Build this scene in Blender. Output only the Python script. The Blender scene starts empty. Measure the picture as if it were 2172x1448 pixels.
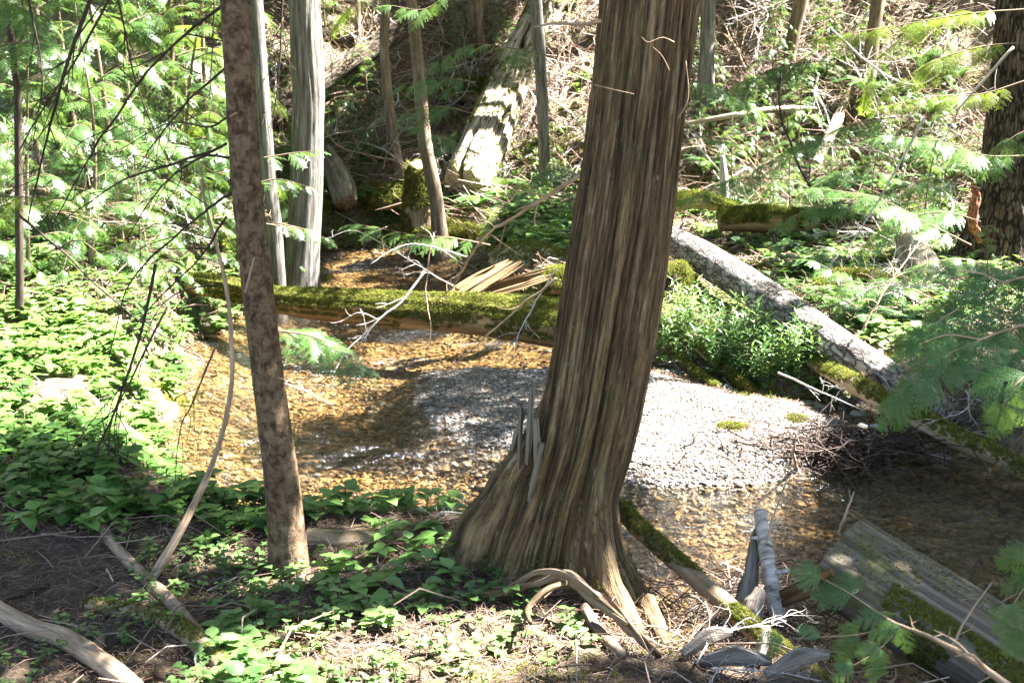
import bpy, math
import numpy as np
from mathutils import Vector

rng = np.random.default_rng(11)
R = math.radians
S = bpy.context.scene
COL = S.collection

# ------------------------------------------------------------------ camera
F = 2622.0; CX, CY = 1086.0, 724.0; PITCH = R(12.0); CAMZ = 1.6
cam = bpy.data.cameras.new('camera'); camo = bpy.data.objects.new('camera', cam); COL.objects.link(camo)
camo.location = (0, 0, CAMZ); camo.rotation_euler = (R(90) - PITCH, 0, 0)
cam.sensor_width = 36.0; cam.lens = 36.0 * F / 2172.0
cam.clip_start = 0.05; cam.clip_end = 500
cam.dof.use_dof = True; cam.dof.focus_distance = 5.0; cam.dof.aperture_fstop = 11
S.camera = camo
# ------------------------------------------------------------------ light
SUN = np.array([0.56, 0.16, 0.81]); SUN /= np.linalg.norm(SUN)
sun_el = math.asin(SUN[2]); sun_az = math.atan2(SUN[0], SUN[1])
W = bpy.data.worlds.new('World'); S.world = W; W.use_nodes = True
wn = W.node_tree; wn.nodes.clear()
sky = wn.nodes.new('ShaderNodeTexSky'); sky.sky_type = 'NISHITA'; sky.sun_disc = False
sky.sun_elevation = sun_el; sky.sun_rotation = sun_az
bg = wn.nodes.new('ShaderNodeBackground'); bg.inputs[1].default_value = 0.038
wo = wn.nodes.new('ShaderNodeOutputWorld')
wn.links.new(sky.outputs[0], bg.inputs[0]); wn.links.new(bg.outputs[0], wo.inputs[0])
sl = bpy.data.lights.new('sun', 'SUN'); sl.energy = 5.0; sl.angle = R(0.53); sl.color = (1.0, 0.98, 0.96)
so = bpy.data.objects.new('sun', sl); COL.objects.link(so)
so.rotation_euler = Vector(SUN).to_track_quat('Z', 'Y').to_euler(); so.location = (4, 0, 12)
S.view_settings.view_transform = 'Standard'; S.view_settings.look = 'None'
S.view_settings.gamma = 1.0; S.view_settings.use_curve_mapping = False
S.view_settings.exposure = 4.05
S.cycles.max_bounces = 8; S.cycles.transparent_max_bounces = 8; S.cycles.transmission_bounces = 4
S.cycles.diffuse_bounces = 4; S.cycles.caustics_reflective = False; S.cycles.caustics_refractive = False

# ------------------------------------------------------------------ projection helpers
FW = np.array([0, math.cos(PITCH), -math.sin(PITCH)]); UP = np.array([0, math.sin(PITCH), math.cos(PITCH)])
CAM = np.array([0, 0, CAMZ])
def ray(px, py):
    d = FW + (px - CX) / F * np.array([1.0, 0, 0]) + (CY - py) / F * UP
    return d
def at_y(px, py, y):
    d = ray(px, py); return CAM + d * (y / d[1])
def at_z(px, py, z):
    d = ray(px, py); return CAM + d * ((z - CAMZ) / d[2])
def project(P):
    Q = P - CAM; dep = Q @ FW
    return CX + F * Q[:, 0] / dep, CY - F * (Q @ UP) / dep, dep
def mpx(px, y):   # pixels at distance -> metres
    return px / F * y

# ------------------------------------------------------------------ noise
_pt = np.random.default_rng(5).random(8192)
def _h(i, j, k):
    return _pt[(i * 73856093 ^ j * 19349663 ^ k * 83492791) & 8191]
def noise(x, y, z):
    x, y, z = np.broadcast_arrays(np.asarray(x, float), np.asarray(y, float), np.asarray(z, float))
    i, j, k = np.floor(x).astype(np.int64), np.floor(y).astype(np.int64), np.floor(z).astype(np.int64)
    u, v, w = x - i, y - j, z - k
    u = u * u * (3 - 2 * u); v = v * v * (3 - 2 * v); w = w * w * (3 - 2 * w)
    def L(a, b, t): return a + (b - a) * t
    return L(L(L(_h(i, j, k), _h(i + 1, j, k), u), L(_h(i, j + 1, k), _h(i + 1, j + 1, k), u), v),
             L(L(_h(i, j, k + 1), _h(i + 1, j, k + 1), u), L(_h(i, j + 1, k + 1), _h(i + 1, j + 1, k + 1), u), v), w)
def fbm(x, y, z=0.0, o=4):
    s = 0; a = .5
    for q in range(o):
        s = s + a * noise(np.asarray(x) * 2 ** q + 17 * q, np.asarray(y) * 2 ** q + 5 * q, np.asarray(z) * 2 ** q)
        a *= .5
    return s / (1 - .5 ** o)
def sstep(a, b, x):
    t = np.clip((x - a) / (b - a), 0, 1); return t * t * (3 - 2 * t)

# ------------------------------------------------------------------ polygons
def poly_sd(P, x, y):      # positive inside
    P = np.asarray(P); n = len(P); d = np.full(np.shape(x), 1e9); ins = np.zeros(np.shape(x), bool)
    for a in range(n):
        p, q = P[a], P[(a + 1) % n]
        ex, ey = q[0] - p[0], q[1] - p[1]
        t = np.clip(((x - p[0]) * ex + (y - p[1]) * ey) / (ex * ex + ey * ey + 1e-12), 0, 1)
        d = np.minimum(d, np.hypot(x - p[0] - t * ex, y - p[1] - t * ey))
        c = ((p[1] > y) != (q[1] > y))
        with np.errstate(divide='ignore', invalid='ignore'):
            xi = (q[0] - p[0]) * (y - p[1]) / (q[1] - p[1] + 1e-15) + p[0]
        ins ^= c & (x < xi)
    return np.where(ins, d, -d)

# ------------------------------------------------------------------ terrain
WZ = -0.40
def w2(pts, z=WZ): return [tuple(at_z(a, b, z)[:2]) for a, b in pts]
CREEK = w2([(560, 530), (690, 522), (860, 527), (1000, 545), (1010, 590), (1020, 680), (1180, 722), (1380, 765), (1480, 795), (1600, 840), (1720, 850),
            (1850, 880), (1950, 915), (2050, 955), (2172, 990), (2500, 1060), (2700, 1400), (2200, 1560), (1800, 1560), (1620, 1500),
            (1500, 1440), (1410, 1370), (1350, 1320), (1280, 1250), (1180, 1215), (1000, 1200), (800, 1195), (640, 1185), (510, 1150),
            (410, 1060), (355, 930), (390, 840), (440, 785), (400, 745), (470, 700), (560, 640), (570, 600), (560, 560)])
BAR = w2([(860, 815), (890, 782), (1000, 770), (1150, 772), (1380, 775), (1560, 825), (1700, 845), (1830, 885), (1850, 935), (1710, 1008),
          (1560, 1025), (1340, 1022), (1200, 995), (1060, 950), (950, 932), (890, 890), (865, 850)], WZ + .03)
def H(x, y, detail=True):
    x = np.asarray(x, float); y = np.asarray(y, float)
    d = poly_sd(CREEK, x, y) + (fbm(x * 2.2, y * 2.2, 3) - .5) * .22
    g = poly_sd(BAR, x, y) + (fbm(x * 2.5, y * 2.5, 9) - .5) * .2
    # land
    foot = 14.6 + .8 * np.sin(x * .5 + 1) + np.where(x < -1, (x + 1) * .12, 0)
    t = y - foot
    hill = np.where(t > 0, .78 * (t - .6 * (1 - np.exp(-np.maximum(t, 0) / .6))), 0)
    left = .35 * sstep(-1.2, -4.5, x) * sstep(5, 9, y)
    right = -.12 * sstep(6.5, 8, y) * sstep(14, 12, y) * sstep(.6, 1.4, x)
    land = hill + left + right
    land = land + (fbm(x * .8, y * .8, 1) - .5) * (.22 + .35 * sstep(13, 16, y)) * sstep(2, 6, y)
    low = sstep(1.0, 1.9, x) * sstep(5, 3.4, y)         # low washed ground under the log jam
    land = land - .30 * low
    if detail:
        land = land + (fbm(x * 7, y * 7, 2, 3) - .5) * .05
        land = land + (fbm(x * 2.5, y * 2.5, 6, 3) - .5) * .30 * sstep(14, 16, y)
    up = sstep(0, .5, -d)
    z = WZ - .01 + (land - WZ + .01) * up
    bed = WZ - .01 - .15 * sstep(0, .5, d) + (fbm(x * 3, y * 3, 4, 2) - .5) * .05 * sstep(0, .3, d)
    z = np.where(d > 0, bed, z)
    bar = WZ + .055 * sstep(-.02, .35, g) + .02 * (fbm(x * 5, y * 5, 8, 2) - .5)
    k = sstep(-.25, .12, g) * (d > 0)
    z = z * (1 - k) + bar * k
    return z
def Hs(x, y): return float(H(np.array([x]), np.array([y]))[0])
_rcache = {}
def ground(px, py, lift=0.0):
    k = (px, py)
    if k not in _rcache:
        d = ray(px, py); y = np.arange(2.2, 26, .02); t = y / d[1]
        X = d[0] * t; Z = CAMZ + d[2] * t; h = H(X, y)
        i = np.argmax(Z < h)
        if not (Z < h).any(): i = len(y) - 1
        _rcache[k] = np.array([X[i], y[i], h[i]])
    return _rcache[k] + np.array([0, 0, lift])

def W3(pp): return np.array([at_y(a, c, yy) if yy else ground(a, c, 0) for a, c, yy in pp])
# ------------------------------------------------------------------ mesh helpers
def build(name, V, Fs, mat, parent=None, rnd=None, tc=None, smooth=True, origin=None):
    V = np.asarray(V, np.float32)
    if origin is not None: V = V - np.asarray(origin, np.float32)
    if not isinstance(Fs, (list, tuple)): Fs = [Fs]
    Fs = [np.asarray(f, np.int32) for f in Fs if len(f)]
    me = bpy.data.meshes.new(name)
    me.vertices.add(len(V)); me.vertices.foreach_set('co', V.ravel())
    loops = np.concatenate([f.ravel() for f in Fs]); cnt = np.concatenate([np.full(len(f), f.shape[1], np.int32) for f in Fs])
    me.loops.add(len(loops)); me.loops.foreach_set('vertex_index', loops)
    me.polygons.add(len(cnt))
    st = np.concatenate([[0], np.cumsum(cnt)[:-1]]).astype(np.int32)
    me.polygons.foreach_set('loop_start', st); me.polygons.foreach_set('loop_total', cnt)
    me.polygons.foreach_set('use_smooth', np.full(len(cnt), smooth))
    if rnd is not None:
        a = me.attributes.new('rnd', 'FLOAT', 'POINT'); a.data.foreach_set('value', np.asarray(rnd, np.float32))
    if tc is not None:
        a = me.attributes.new('tc', 'FLOAT_VECTOR', 'POINT'); a.data.foreach_set('vector', np.asarray(tc, np.float32).ravel())
    me.update(calc_edges=True); me.validate()
    me.materials.append(mat)
    o = bpy.data.objects.new(name, me); COL.objects.link(o)
    if parent is not None: o.parent = parent
    elif origin is not None: o.location = [float(c) for c in origin]
    return o
def tag(o, label, cat, group=None, kind=None):
    if label: o['label'] = label
    if cat: o['category'] = cat
    if group: o['group'] = group
    if kind: o['kind'] = kind
    return o
def empty(name, loc, label, cat, group=None):
    o = bpy.data.objects.new(name, None); COL.objects.link(o); o.location = [float(c) for c in loc]
    o.empty_display_size = .1
    return tag(o, label, cat, group)
class Buf:
    def __init__(s): s.V = []; s.F4 = []; s.F3 = []; s.r = []; s.t = []; s.n = 0
    def add(s, V, F4=None, F3=None, rnd=0.5, tc=None):
        V = np.asarray(V, float)
        if not len(V): return
        s.V.append(V)
        if F4 is not None and len(F4): s.F4.append(np.asarray(F4) + s.n)
        if F3 is not None and len(F3): s.F3.append(np.asarray(F3) + s.n)
        s.r.append(np.broadcast_to(np.asarray(rnd, float), (len(V),)))
        s.t.append(V if tc is None else tc)
        s.n += len(V)
    def get(s):
        V = np.concatenate(s.V); Fs = []
        if s.F4: Fs.append(np.concatenate(s.F4))
        if s.F3: Fs.append(np.concatenate(s.F3))
        return V, Fs, np.concatenate(s.r), np.concatenate(s.t)
    def make(s, name, mat, parent=None, origin=None, smooth=True):
        V, Fs, r, t = s.get(); return build(name, V, Fs, mat, parent, r, t, smooth, origin)
    def template(s):
        V, Fs, r, t = s.get()
        F4 = np.concatenate(s.F4) if s.F4 else np.zeros((0, 4), int); F3 = np.concatenate(s.F3) if s.F3 else np.zeros((0, 3), int)
        return V, F4, F3, r
def scatter(buf, T, M, P, rnd=None, rk=.35):
    V, F4, F3, tr = T; n = len(P); k = len(V)
    if n == 0: return
    X = np.einsum('nij,kj->nki', M, V) + P[:, None, :]
    off = (np.arange(n) * k)[:, None, None]
    f4 = (F4[None] + off).reshape(-1, 4) if len(F4) else None
    f3 = (F3[None] + off).reshape(-1, 3) if len(F3) else None
    if rnd is None: rnd = rng.random(n)
    r = np.clip(rnd[:, None] + (tr[None] - .5) * rk, 0, 1)
    buf.add(X.reshape(-1, 3), f4, f3, r.ravel())
def nrm(a): return a / (np.linalg.norm(a, axis=-1, keepdims=True) + 1e-12)
def frames(d, up, sc):       # columns: side, dir, normal ; d and up (n,3)
    d = nrm(d); s = nrm(np.cross(d, up)); n = np.cross(s, d)
    sc = np.asarray(sc)
    if sc.ndim == 1: sc = np.stack([sc] * 3, 1)
    return np.stack([s * sc[:, :1], d * sc[:, 1:2], n * sc[:, 2:3]], 2)
def rotz(a, sc, tilt=0.0):
    n = len(a); up = np.stack([rng.normal(0, 1, n) * tilt, rng.normal(0, 1, n) * tilt, np.ones(n)], 1)
    return frames(np.stack([np.cos(a), np.sin(a), np.zeros(n)], 1), up, sc)
def spline(pts, n):
    pts = np.asarray(pts, float)
    if len(pts) == 2: return pts[0] + (pts[1] - pts[0]) * np.linspace(0, 1, n)[:, None]
    P = np.vstack([2 * pts[0] - pts[1], pts, 2 * pts[-1] - pts[-2]]); m = len(pts) - 1
    u = np.linspace(0, m, n); i = np.minimum(u.astype(int), m - 1); t = (u - i)[:, None]
    a, b, c, d = P[i], P[i + 1], P[i + 2], P[i + 3]
    return .5 * (2 * b + (c - a) * t + (2 * a - 5 * b + 4 * c - d) * t ** 2 + (3 * b - a - 3 * c + d) * t ** 3)
def tube(pts, rad, seg=8, n=None, disp=None, cap=True, up0=None, flat=1.0):
    """sweep; disp(theta, s, P) -> added radius. returns V, F4, F3, tc"""
    pts = np.asarray(pts, float); rad = np.atleast_1d(np.asarray(rad, float))
    if n is None: n = len(pts)
    C = spline(pts, n)
    rr = np.interp(np.linspace(0, 1, n), np.linspace(0, 1, len(rad)), rad) if len(rad) > 1 else np.full(n, rad[0])
    T = nrm(np.gradient(C, axis=0)); s = np.concatenate([[0], np.cumsum(np.linalg.norm(np.diff(C, axis=0), axis=1))])
    u = np.array(up0 if up0 is not None else ([0, -1, 0] if abs(T[0][2]) > .7 else [0, 0, 1]), float)
    A = np.zeros_like(T)
    for i in range(n):
        u = u - T[i] * (u @ T[i]); u = u / np.linalg.norm(u); A[i] = u
    B = np.cross(T, A)
    th = np.linspace(0, 2 * np.pi, seg, endpoint=False)
    TH, SS = np.meshgrid(th, s); RR = np.repeat(rr[:, None], seg, 1)
    if disp is not None:
        RR = RR + disp(TH, SS, RR)
    ct, st = np.cos(TH), np.sin(TH)
    V = C[:, None] + RR[..., None] * (ct[..., None] * A[:, None] + (flat * st)[..., None] * B[:, None])
    tc = np.stack([ct * rr[:, None], st * rr[:, None], SS], 2).reshape(-1, 3)
    V = V.reshape(-1, 3)
    i = np.arange(n - 1)[:, None] * seg; j = np.arange(seg)[None]; j2 = (j + 1) % seg
    F4 = np.stack([i + j, i + j2, i + seg + j2, i + seg + j], -1).reshape(-1, 4)
    F3 = None
    if cap:
        k = len(V); V = np.vstack([V, C[0], C[-1]]); tc = np.vstack([tc, [0, 0, 0], [0, 0, s[-1]]])
        a = np.arange(seg); b = (a + 1) % seg; e = (n - 1) * seg
        F3 = np.vstack([np.stack([np.full(seg, k), b, a], 1), np.stack([np.full(seg, k + 1), e + a, e + b], 1)])
    return V, F4, F3, tc

# ------------------------------------------------------------------ materials
def mat(name):
    m = bpy.data.materials.new(name); m.use_nodes = True; m.node_tree.nodes.clear(); return m, m.node_tree
def N(t, typ, inp=None, **kw):
    n = t.nodes.new('ShaderNode' + typ)
    for k, v in kw.items(): setattr(n, k, v)
    for k, v in (inp or {}).items():
        s = n.inputs[k]
        if isinstance(v, bpy.types.NodeSocket): t.links.new(v, s)
        else: s.default_value = v
    return n
def ramp(t, fac, stops):
    n = t.nodes.new('ShaderNodeValToRGB'); t.links.new(fac, n.inputs[0]); e = n.color_ramp.elements
    while len(e) < len(stops): e.new(.5)
    for q, (p, c) in zip(e, stops):
        q.position = p; q.color = (c, c, c, 1) if isinstance(c, (int, float)) else (*c, 1)
    return n.outputs[0]
def mixc(t, f, a, b, mode='MIX'):
    n = t.nodes.new('ShaderNodeMix'); n.data_type = 'RGBA'; n.blend_type = mode
    for s, v in ((n.inputs[0], f), (n.inputs[6], a), (n.inputs[7], b)):
        if isinstance(v, bpy.types.NodeSocket): t.links.new(v, s)
        elif isinstance(v, tuple): s.default_value = (*v, 1)
        else: s.default_value = v
    return n.outputs[2]
def math_(t, op, a, b=0.0, c=None):
    n = t.nodes.new('ShaderNodeMath'); n.operation = op
    for s, v in zip(n.inputs, (a, b, c)):
        if v is None: continue
        if isinstance(v, bpy.types.NodeSocket): t.links.new(v, s)
        else: s.default_value = v
    return n.outputs[0]
def attr(t, nm): return N(t, 'Attribute', attribute_name=nm)
def tcoord(t, sc):
    return N(t, 'Mapping', {0: attr(t, 'tc').outputs['Vector'], 3: sc}).outputs[0]
def out(t, sh): N(t, 'OutputMaterial', {0: sh})
def noi(t, v, sc, det=4, ro=.55, dist=0.0):
    return N(t, 'TexNoise', {'Vector': v, 'Scale': sc, 'Detail': det, 'Roughness': ro, 'Distortion': dist}).outputs[0]
MOSS = [(0.0, (.030, .030, .008)), (.5, (.08, .078, .016)), (1.0, (.19, .17, .04))]
def bark(name, cols, stretch, rs=(.30, .5, .70), cavity=False, flecks=None, patch=None, moss=0.0, bump=.6, bdist=.01, fine=1.0, rough=.9, crack=None, patchscale=(3, 3, 3), mbias=.25):
    """cols: three ramp colours from grooves to ridges"""
    m, t = mat(name)
    v = tcoord(t, stretch)
    n1 = noi(t, v, 1.0, 6, .65, .4)
    col = ramp(t, n1, [(rs[0], cols[0]), (rs[1], cols[1]), (rs[2], cols[2])])
    h = n1
    v2 = tcoord(t, tuple(s * 4.1 for s in stretch)); n2 = noi(t, v2, fine, 5, .6)
    h = math_(t, 'ADD', h, math_(t, 'MULTIPLY', n2, .45))
    col = mixc(t, math_(t, 'MULTIPLY', n2, .5), col, cols[2], 'OVERLAY')
    if cavity:      # groove shade and inner bark tone painted into furrows between the weathered ridges
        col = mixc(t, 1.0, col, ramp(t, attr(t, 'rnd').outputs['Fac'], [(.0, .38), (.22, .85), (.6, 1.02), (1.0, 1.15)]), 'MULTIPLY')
        nf = noi(t, tcoord(t, (170, 170, 11)), 1.0, 4, .7)
        col = mixc(t, 1.0, col, ramp(t, nf, [(.36, .40), (.5, .95), (.64, 1.45)]), 'MULTIPLY'); h = math_(t, 'ADD', h, math_(t, 'MULTIPLY', nf, .8))
    if flecks:
        n6 = noi(t, tcoord(t, tuple(s * 1.0 for s in (130, 130, 12))), 1.0, 3, .6)
        col = mixc(t, ramp(t, n6, [(.64, 0.0), (.70, .6)]), col, flecks)
        n7 = noi(t, tcoord(t, (3, 3, 1.2)), 1.0, 4, .6)
        col = mixc(t, ramp(t, n7, [(.50, 0.0), (.70, .45)]), col, (.10, .105, .03))
    if patch:
        n3 = noi(t, tcoord(t, patchscale), 1.0, 5, .7)
        col = mixc(t, ramp(t, n3, [(.50, 0.0), (.62, .85)]), col, patch)
    if crack:
        dv = N(t, 'TexNoise', {'Vector': tcoord(t, crack), 'Scale': 1.3, 'Detail': 4.0}).outputs[1]
        cv = N(t, 'VectorMath', {0: tcoord(t, crack), 1: N(t, 'VectorMath', {0: dv, 3: 1.3}, operation='SCALE').outputs[0]}, operation='ADD').outputs[0]
        vc = N(t, 'TexVoronoi', {'Vector': cv, 'Scale': 1.0}, feature='DISTANCE_TO_EDGE').outputs[0]
        cr = ramp(t, vc, [(.0, 0.0), (.12, 1.0)])
        col = mixc(t, cr, tuple(c * .35 for c in cols[0]), col)
        h = math_(t, 'ADD', h, math_(t, 'MULTIPLY', cr, .8))
    if moss > 0:
        g = N(t, 'NewGeometry'); nz = N(t, 'SeparateXYZ', {0: g.outputs['Normal']}).outputs[2]
        n4 = noi(t, tcoord(t, (5, 5, 5)), 1.0, 6, .7)
        f = math_(t, 'ADD', math_(t, 'MULTIPLY', nz, mbias), math_(t, 'ADD', n4, moss - .75))
        f = ramp(t, f, [(.22, 0.0), (.34, 1.0)])
        n5 = noi(t, tcoord(t, (60, 60, 60)), 1.0, 4, .7)
        col = mixc(t, f, col, ramp(t, n5, [(.3, MOSS[0][1]), (.5, MOSS[1][1]), (.7, MOSS[2][1])]))
        h = math_(t, 'ADD', h, math_(t, 'MULTIPLY', f, math_(t, 'MULTIPLY', n5, 1.2)))
    b = N(t, 'Bump', {'Strength': bump, 'Distance': bdist, 'Height': h}).outputs[0]
    p = N(t, 'BsdfPrincipled', {'Base Color': col, 'Roughness': rough, 'Specular IOR Level': .25, 'Normal': b})
    out(t, p.outputs[0]); return m
def leafmat(name, stops, trans=.35, rough=.45, spec=.4, tcol=None, dead=None):
    m, t = mat(name)
    r = attr(t, 'rnd').outputs['Fac']
    col = ramp(t, r, stops)
    g = N(t, 'NewGeometry')
    nn = noi(t, g.outputs['Position'], 3.0, 3)
    col = mixc(t, ramp(t, nn, [(.35, 0.0), (.7, .4)]), col, stops[-1][1])
    if dead:
        n2 = noi(t, g.outputs['Position'], 1.7, 4)
        col = mixc(t, ramp(t, n2, [(.60, 0.0), (.68, .8)]), col, dead)
    p = N(t, 'BsdfPrincipled', {'Base Color': col, 'Roughness': rough, 'Specular IOR Level': spec})
    tr = N(t, 'BsdfTranslucent', {0: mixc(t, 1.0, col, tcol or (1.0, 1.0, .45), 'MULTIPLY') if tcol else mixc(t, .45, col, (.22, .34, .04))})
    mx = N(t, 'MixShader', {0: trans, 1: p.outputs[0], 2: tr.outputs[0]})
    out(t, mx.outputs[0]); return m
def simple(name, stops, rough=.8, scale=20, bump=.4, bd=.004, spec=.3):
    m, t = mat(name)
    r = attr(t, 'rnd').outputs['Fac']; g = N(t, 'NewGeometry')
    n = noi(t, g.outputs['Position'], scale, 4)
    f = math_(t, 'ADD', math_(t, 'MULTIPLY', r, .75), math_(t, 'MULTIPLY', n, .25))
    b = N(t, 'Bump', {'Strength': bump, 'Distance': bd, 'Height': n}).outputs[0]
    p = N(t, 'BsdfPrincipled', {'Base Color': ramp(t, f, stops), 'Roughness': rough, 'Specular IOR Level': spec, 'Normal': b})
    out(t, p.outputs[0]); return m

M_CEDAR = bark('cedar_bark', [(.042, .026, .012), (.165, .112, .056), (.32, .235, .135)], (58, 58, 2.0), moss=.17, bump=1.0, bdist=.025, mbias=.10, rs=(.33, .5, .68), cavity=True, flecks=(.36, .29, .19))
M_YOUNG = bark('young_bark', [(.030, .018, .010), (.095, .060, .033), (.20, .145, .09)], (42, 42, 30), rs=(.36, .5, .66), patch=(.135, .095, .052), patchscale=(16, 16, 26), bump=.8, bdist=.006, moss=.0)
M_GREY = bark('grey_cedar_bark', [(.035, .030, .024), (.15, .135, .115), (.30, .28, .25)], (36, 36, 3.0), bump=1.0, bdist=.02, moss=.08, mbias=.1)
M_BROWN = bark('brown_bark', [(.07, .045, .028), (.17, .125, .085), (.32, .26, .19)], (22, 22, 3.5), bump=.6, bdist=.01, moss=.12, mbias=.1)
M_FIR = bark('fir_bark', [(.03, .02, .012), (.12, .085, .055), (.25, .20, .14)], (20, 20, 6), bump=1.0, bdist=.04, crack=(24, 24, 5), moss=.12, mbias=.1)
M_MOSSLOG = bark('mossy_log', [(.10, .06, .03), (.26, .17, .08), (.42, .31, .17)], (20, 20, 2), bump=.7, bdist=.015, moss=.50, mbias=.22)
M_HALFMOSS = bark('half_mossy_log', [(.10, .07, .04), (.28, .21, .13), (.48, .40, .28)], (20, 20, 2), bump=.6, bdist=.012, moss=.26, mbias=.25)
M_PLATE = bark('plated_bark', [(.07, .055, .045), (.22, .19, .17), (.40, .37, .34)], (14, 14, 5), bump=.8, bdist=.02, crack=(22, 22, 9))
M_WEATHER = bark('weathered_wood', [(.045, .036, .028), (.17, .145, .12), (.29, .26, .22)], (55, 55, 2.0), bump=.8, bdist=.01, moss=.24, mbias=.05)
M_OLD = bark('old_cut_log', [(.035, .025, .016), (.15, .12, .09), (.27, .235, .19)], (38, 38, 2.2), bump=.9, bdist=.012, patch=(.085, .085, .03), patchscale=(7, 7, 3.5), moss=.27, mbias=.04)
M_ROT = bark('rotten_wood', [(.035, .02, .009), (.13, .08, .034), (.28, .19, .09)], (40, 40, 2.0), bump=.8, bdist=.012, moss=.05, mbias=.1)
M_SNAG = bark('bleached_snag', [(.06, .045, .03), (.27, .22, .16), (.48, .42, .33)], (22, 22, 1.2), bump=.8, bdist=.02, moss=.22, mbias=.1)
M_STICK = bark('dead_stick', [(.13, .09, .055), (.30, .22, .15), (.48, .38, .27)], (60, 60, 6), bump=.4, bdist=.003)
M_PALE = bark('pale_twig', [(.20, .17, .15), (.38, .34, .31), (.56, .52, .48)], (80, 80, 8), bump=.3, bdist=.002)
M_DARK = bark('dark_twig', [(.022, .014, .010), (.055, .036, .028), (.11, .08, .06)], (80, 80, 9), bump=.3, bdist=.002)
M_BIRCH = bark('white_bark', [(.05, .04, .03), (.36, .32, .28), (.56, .52, .48)], (14, 14, 60), bump=.7, bdist=.006)
M_BRIDGE = simple('litter_twigs', [(.0, (.075, .042, .026)), (.45, (.16, .098, .066)), (.8, (.30, .21, .16)), (1, (.52, .44, .39))])
M_PEBBLE = simple('slate_pebbles', [(.05, (.035, .028, .022)), (.35, (.12, .10, .08)), (.55, (.20, .165, .125)), (.75, (.24, .22, .20)), (.95, (.48, .45, .41))], rough=.55, scale=60, spec=.4)
M_BED = simple('brown_pebbles', [(.05, (.035, .021, .010)), (.3, (.13, .078, .034)), (.52, (.22, .128, .050)), (.72, (.12, .098, .07)), (.85, (.30, .16, .055)), (.97, (.42, .34, .24))], rough=.6, scale=60)
M_CEDLEAF = leafmat('cedar_leaves', [(.05, (.018, .050, .011)), (.5, (.052, .115, .026)), (.95, (.135, .22, .060))], .34, .36, .6)
M_YELLEAF = leafmat('yellow_cedar_leaves', [(.05, (.05, .095, .012)), (.5, (.13, .19, .018)), (.95, (.26, .28, .03))], .5, .45, .35)
M_FIRLEAF = leafmat('fir_needles', [(.05, (.018, .050, .014)), (.5, (.045, .105, .028)), (.95, (.10, .19, .05))], .3, .45, .35)
M_BROAD = leafmat('broad_leaves', [(.05, (.035, .092, .018)), (.5, (.082, .185, .034)), (.95, (.19, .32, .08))], .38, .40, .5)
M_SMALL = leafmat('small_leaves', [(.05, (.032, .082, .019)), (.5, (.080, .165, .038)), (.95, (.18, .27, .08))], .34, .40, .7)
M_MOSS = leafmat('moss_tufts', [(.05, (.032, .036, .008)), (.5, (.088, .088, .016)), (.95, (.21, .19, .040))], .25, .8, .1)
M_CANOPY = leafmat('shade_canopy_leaves', [(.05, (.02, .055, .018)), (.5, (.045, .11, .03)), (.95, (.09, .17, .05))], .35, .5, .3)

# ground material
mg, t = mat('forest_floor')
g = N(t, 'NewGeometry'); P_ = g.outputs['Position']
zone = N(t, 'SeparateXYZ', {0: attr(t, 'tc').outputs['Vector']})
n1 = noi(t, P_, 14, 8, .7); n2 = noi(t, P_, 2.2, 5, .6); n3 = noi(t, P_, 90, 4, .7)
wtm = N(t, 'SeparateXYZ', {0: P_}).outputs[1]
soil = ramp(t, n1, [(.3, (.030, .020, .014)), (.5, (.12, .085, .062)), (.7, (.30, .23, .18))])
gm = math_(t, 'ADD', n2, math_(t, 'MULTIPLY', n1, .4))
mossc = ramp(t, n3, [(.3, (.03, .045, .008)), (.55, (.09, .12, .02)), (.75, (.19, .22, .04))])
mf = math_(t, 'MULTIPLY', ramp(t, gm, [(.62, 0.0), (.74, 1.0)]), zone.outputs[2])
col = mixc(t, mf, soil, mossc)
vor = N(t, 'TexVoronoi', {'Vector': P_, 'Scale': 34.0}); 
col = mixc(t, ramp(t, math_(t, 'MULTIPLY', wtm, .1), [(.5, .55), (.75, 0.0)]), col, (.035, .020, .012))  # near bank colour painted darker to deepen its shade
bedc = ramp(t, N(t, 'SeparateColor', {0: vor.outputs['Color']}).outputs[0], [(.1, (.035, .022, .011)), (.4, (.13, .082, .036)), (.7, (.23, .145, .062)), (.95, (.26, .20, .12))])
barc = ramp(t, N(t, 'SeparateColor', {0: vor.outputs['Color']}).outputs[1], [(.1, (.05, .04, .03)), (.5, (.15, .13, .11)), (.95, (.30, .28, .25))])
col = mixc(t, zone.outputs[0], col, bedc); col = mixc(t, zone.outputs[1], col, barc)
hh = math_(t, 'ADD', n1, math_(t, 'MULTIPLY', n3, .4))
b = N(t, 'Bump', {'Strength': .8, 'Distance': .03, 'Height': hh}).outputs[0]
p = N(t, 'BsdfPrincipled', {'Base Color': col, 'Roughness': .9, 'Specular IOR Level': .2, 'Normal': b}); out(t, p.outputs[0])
M_GROUND = mg
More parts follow.
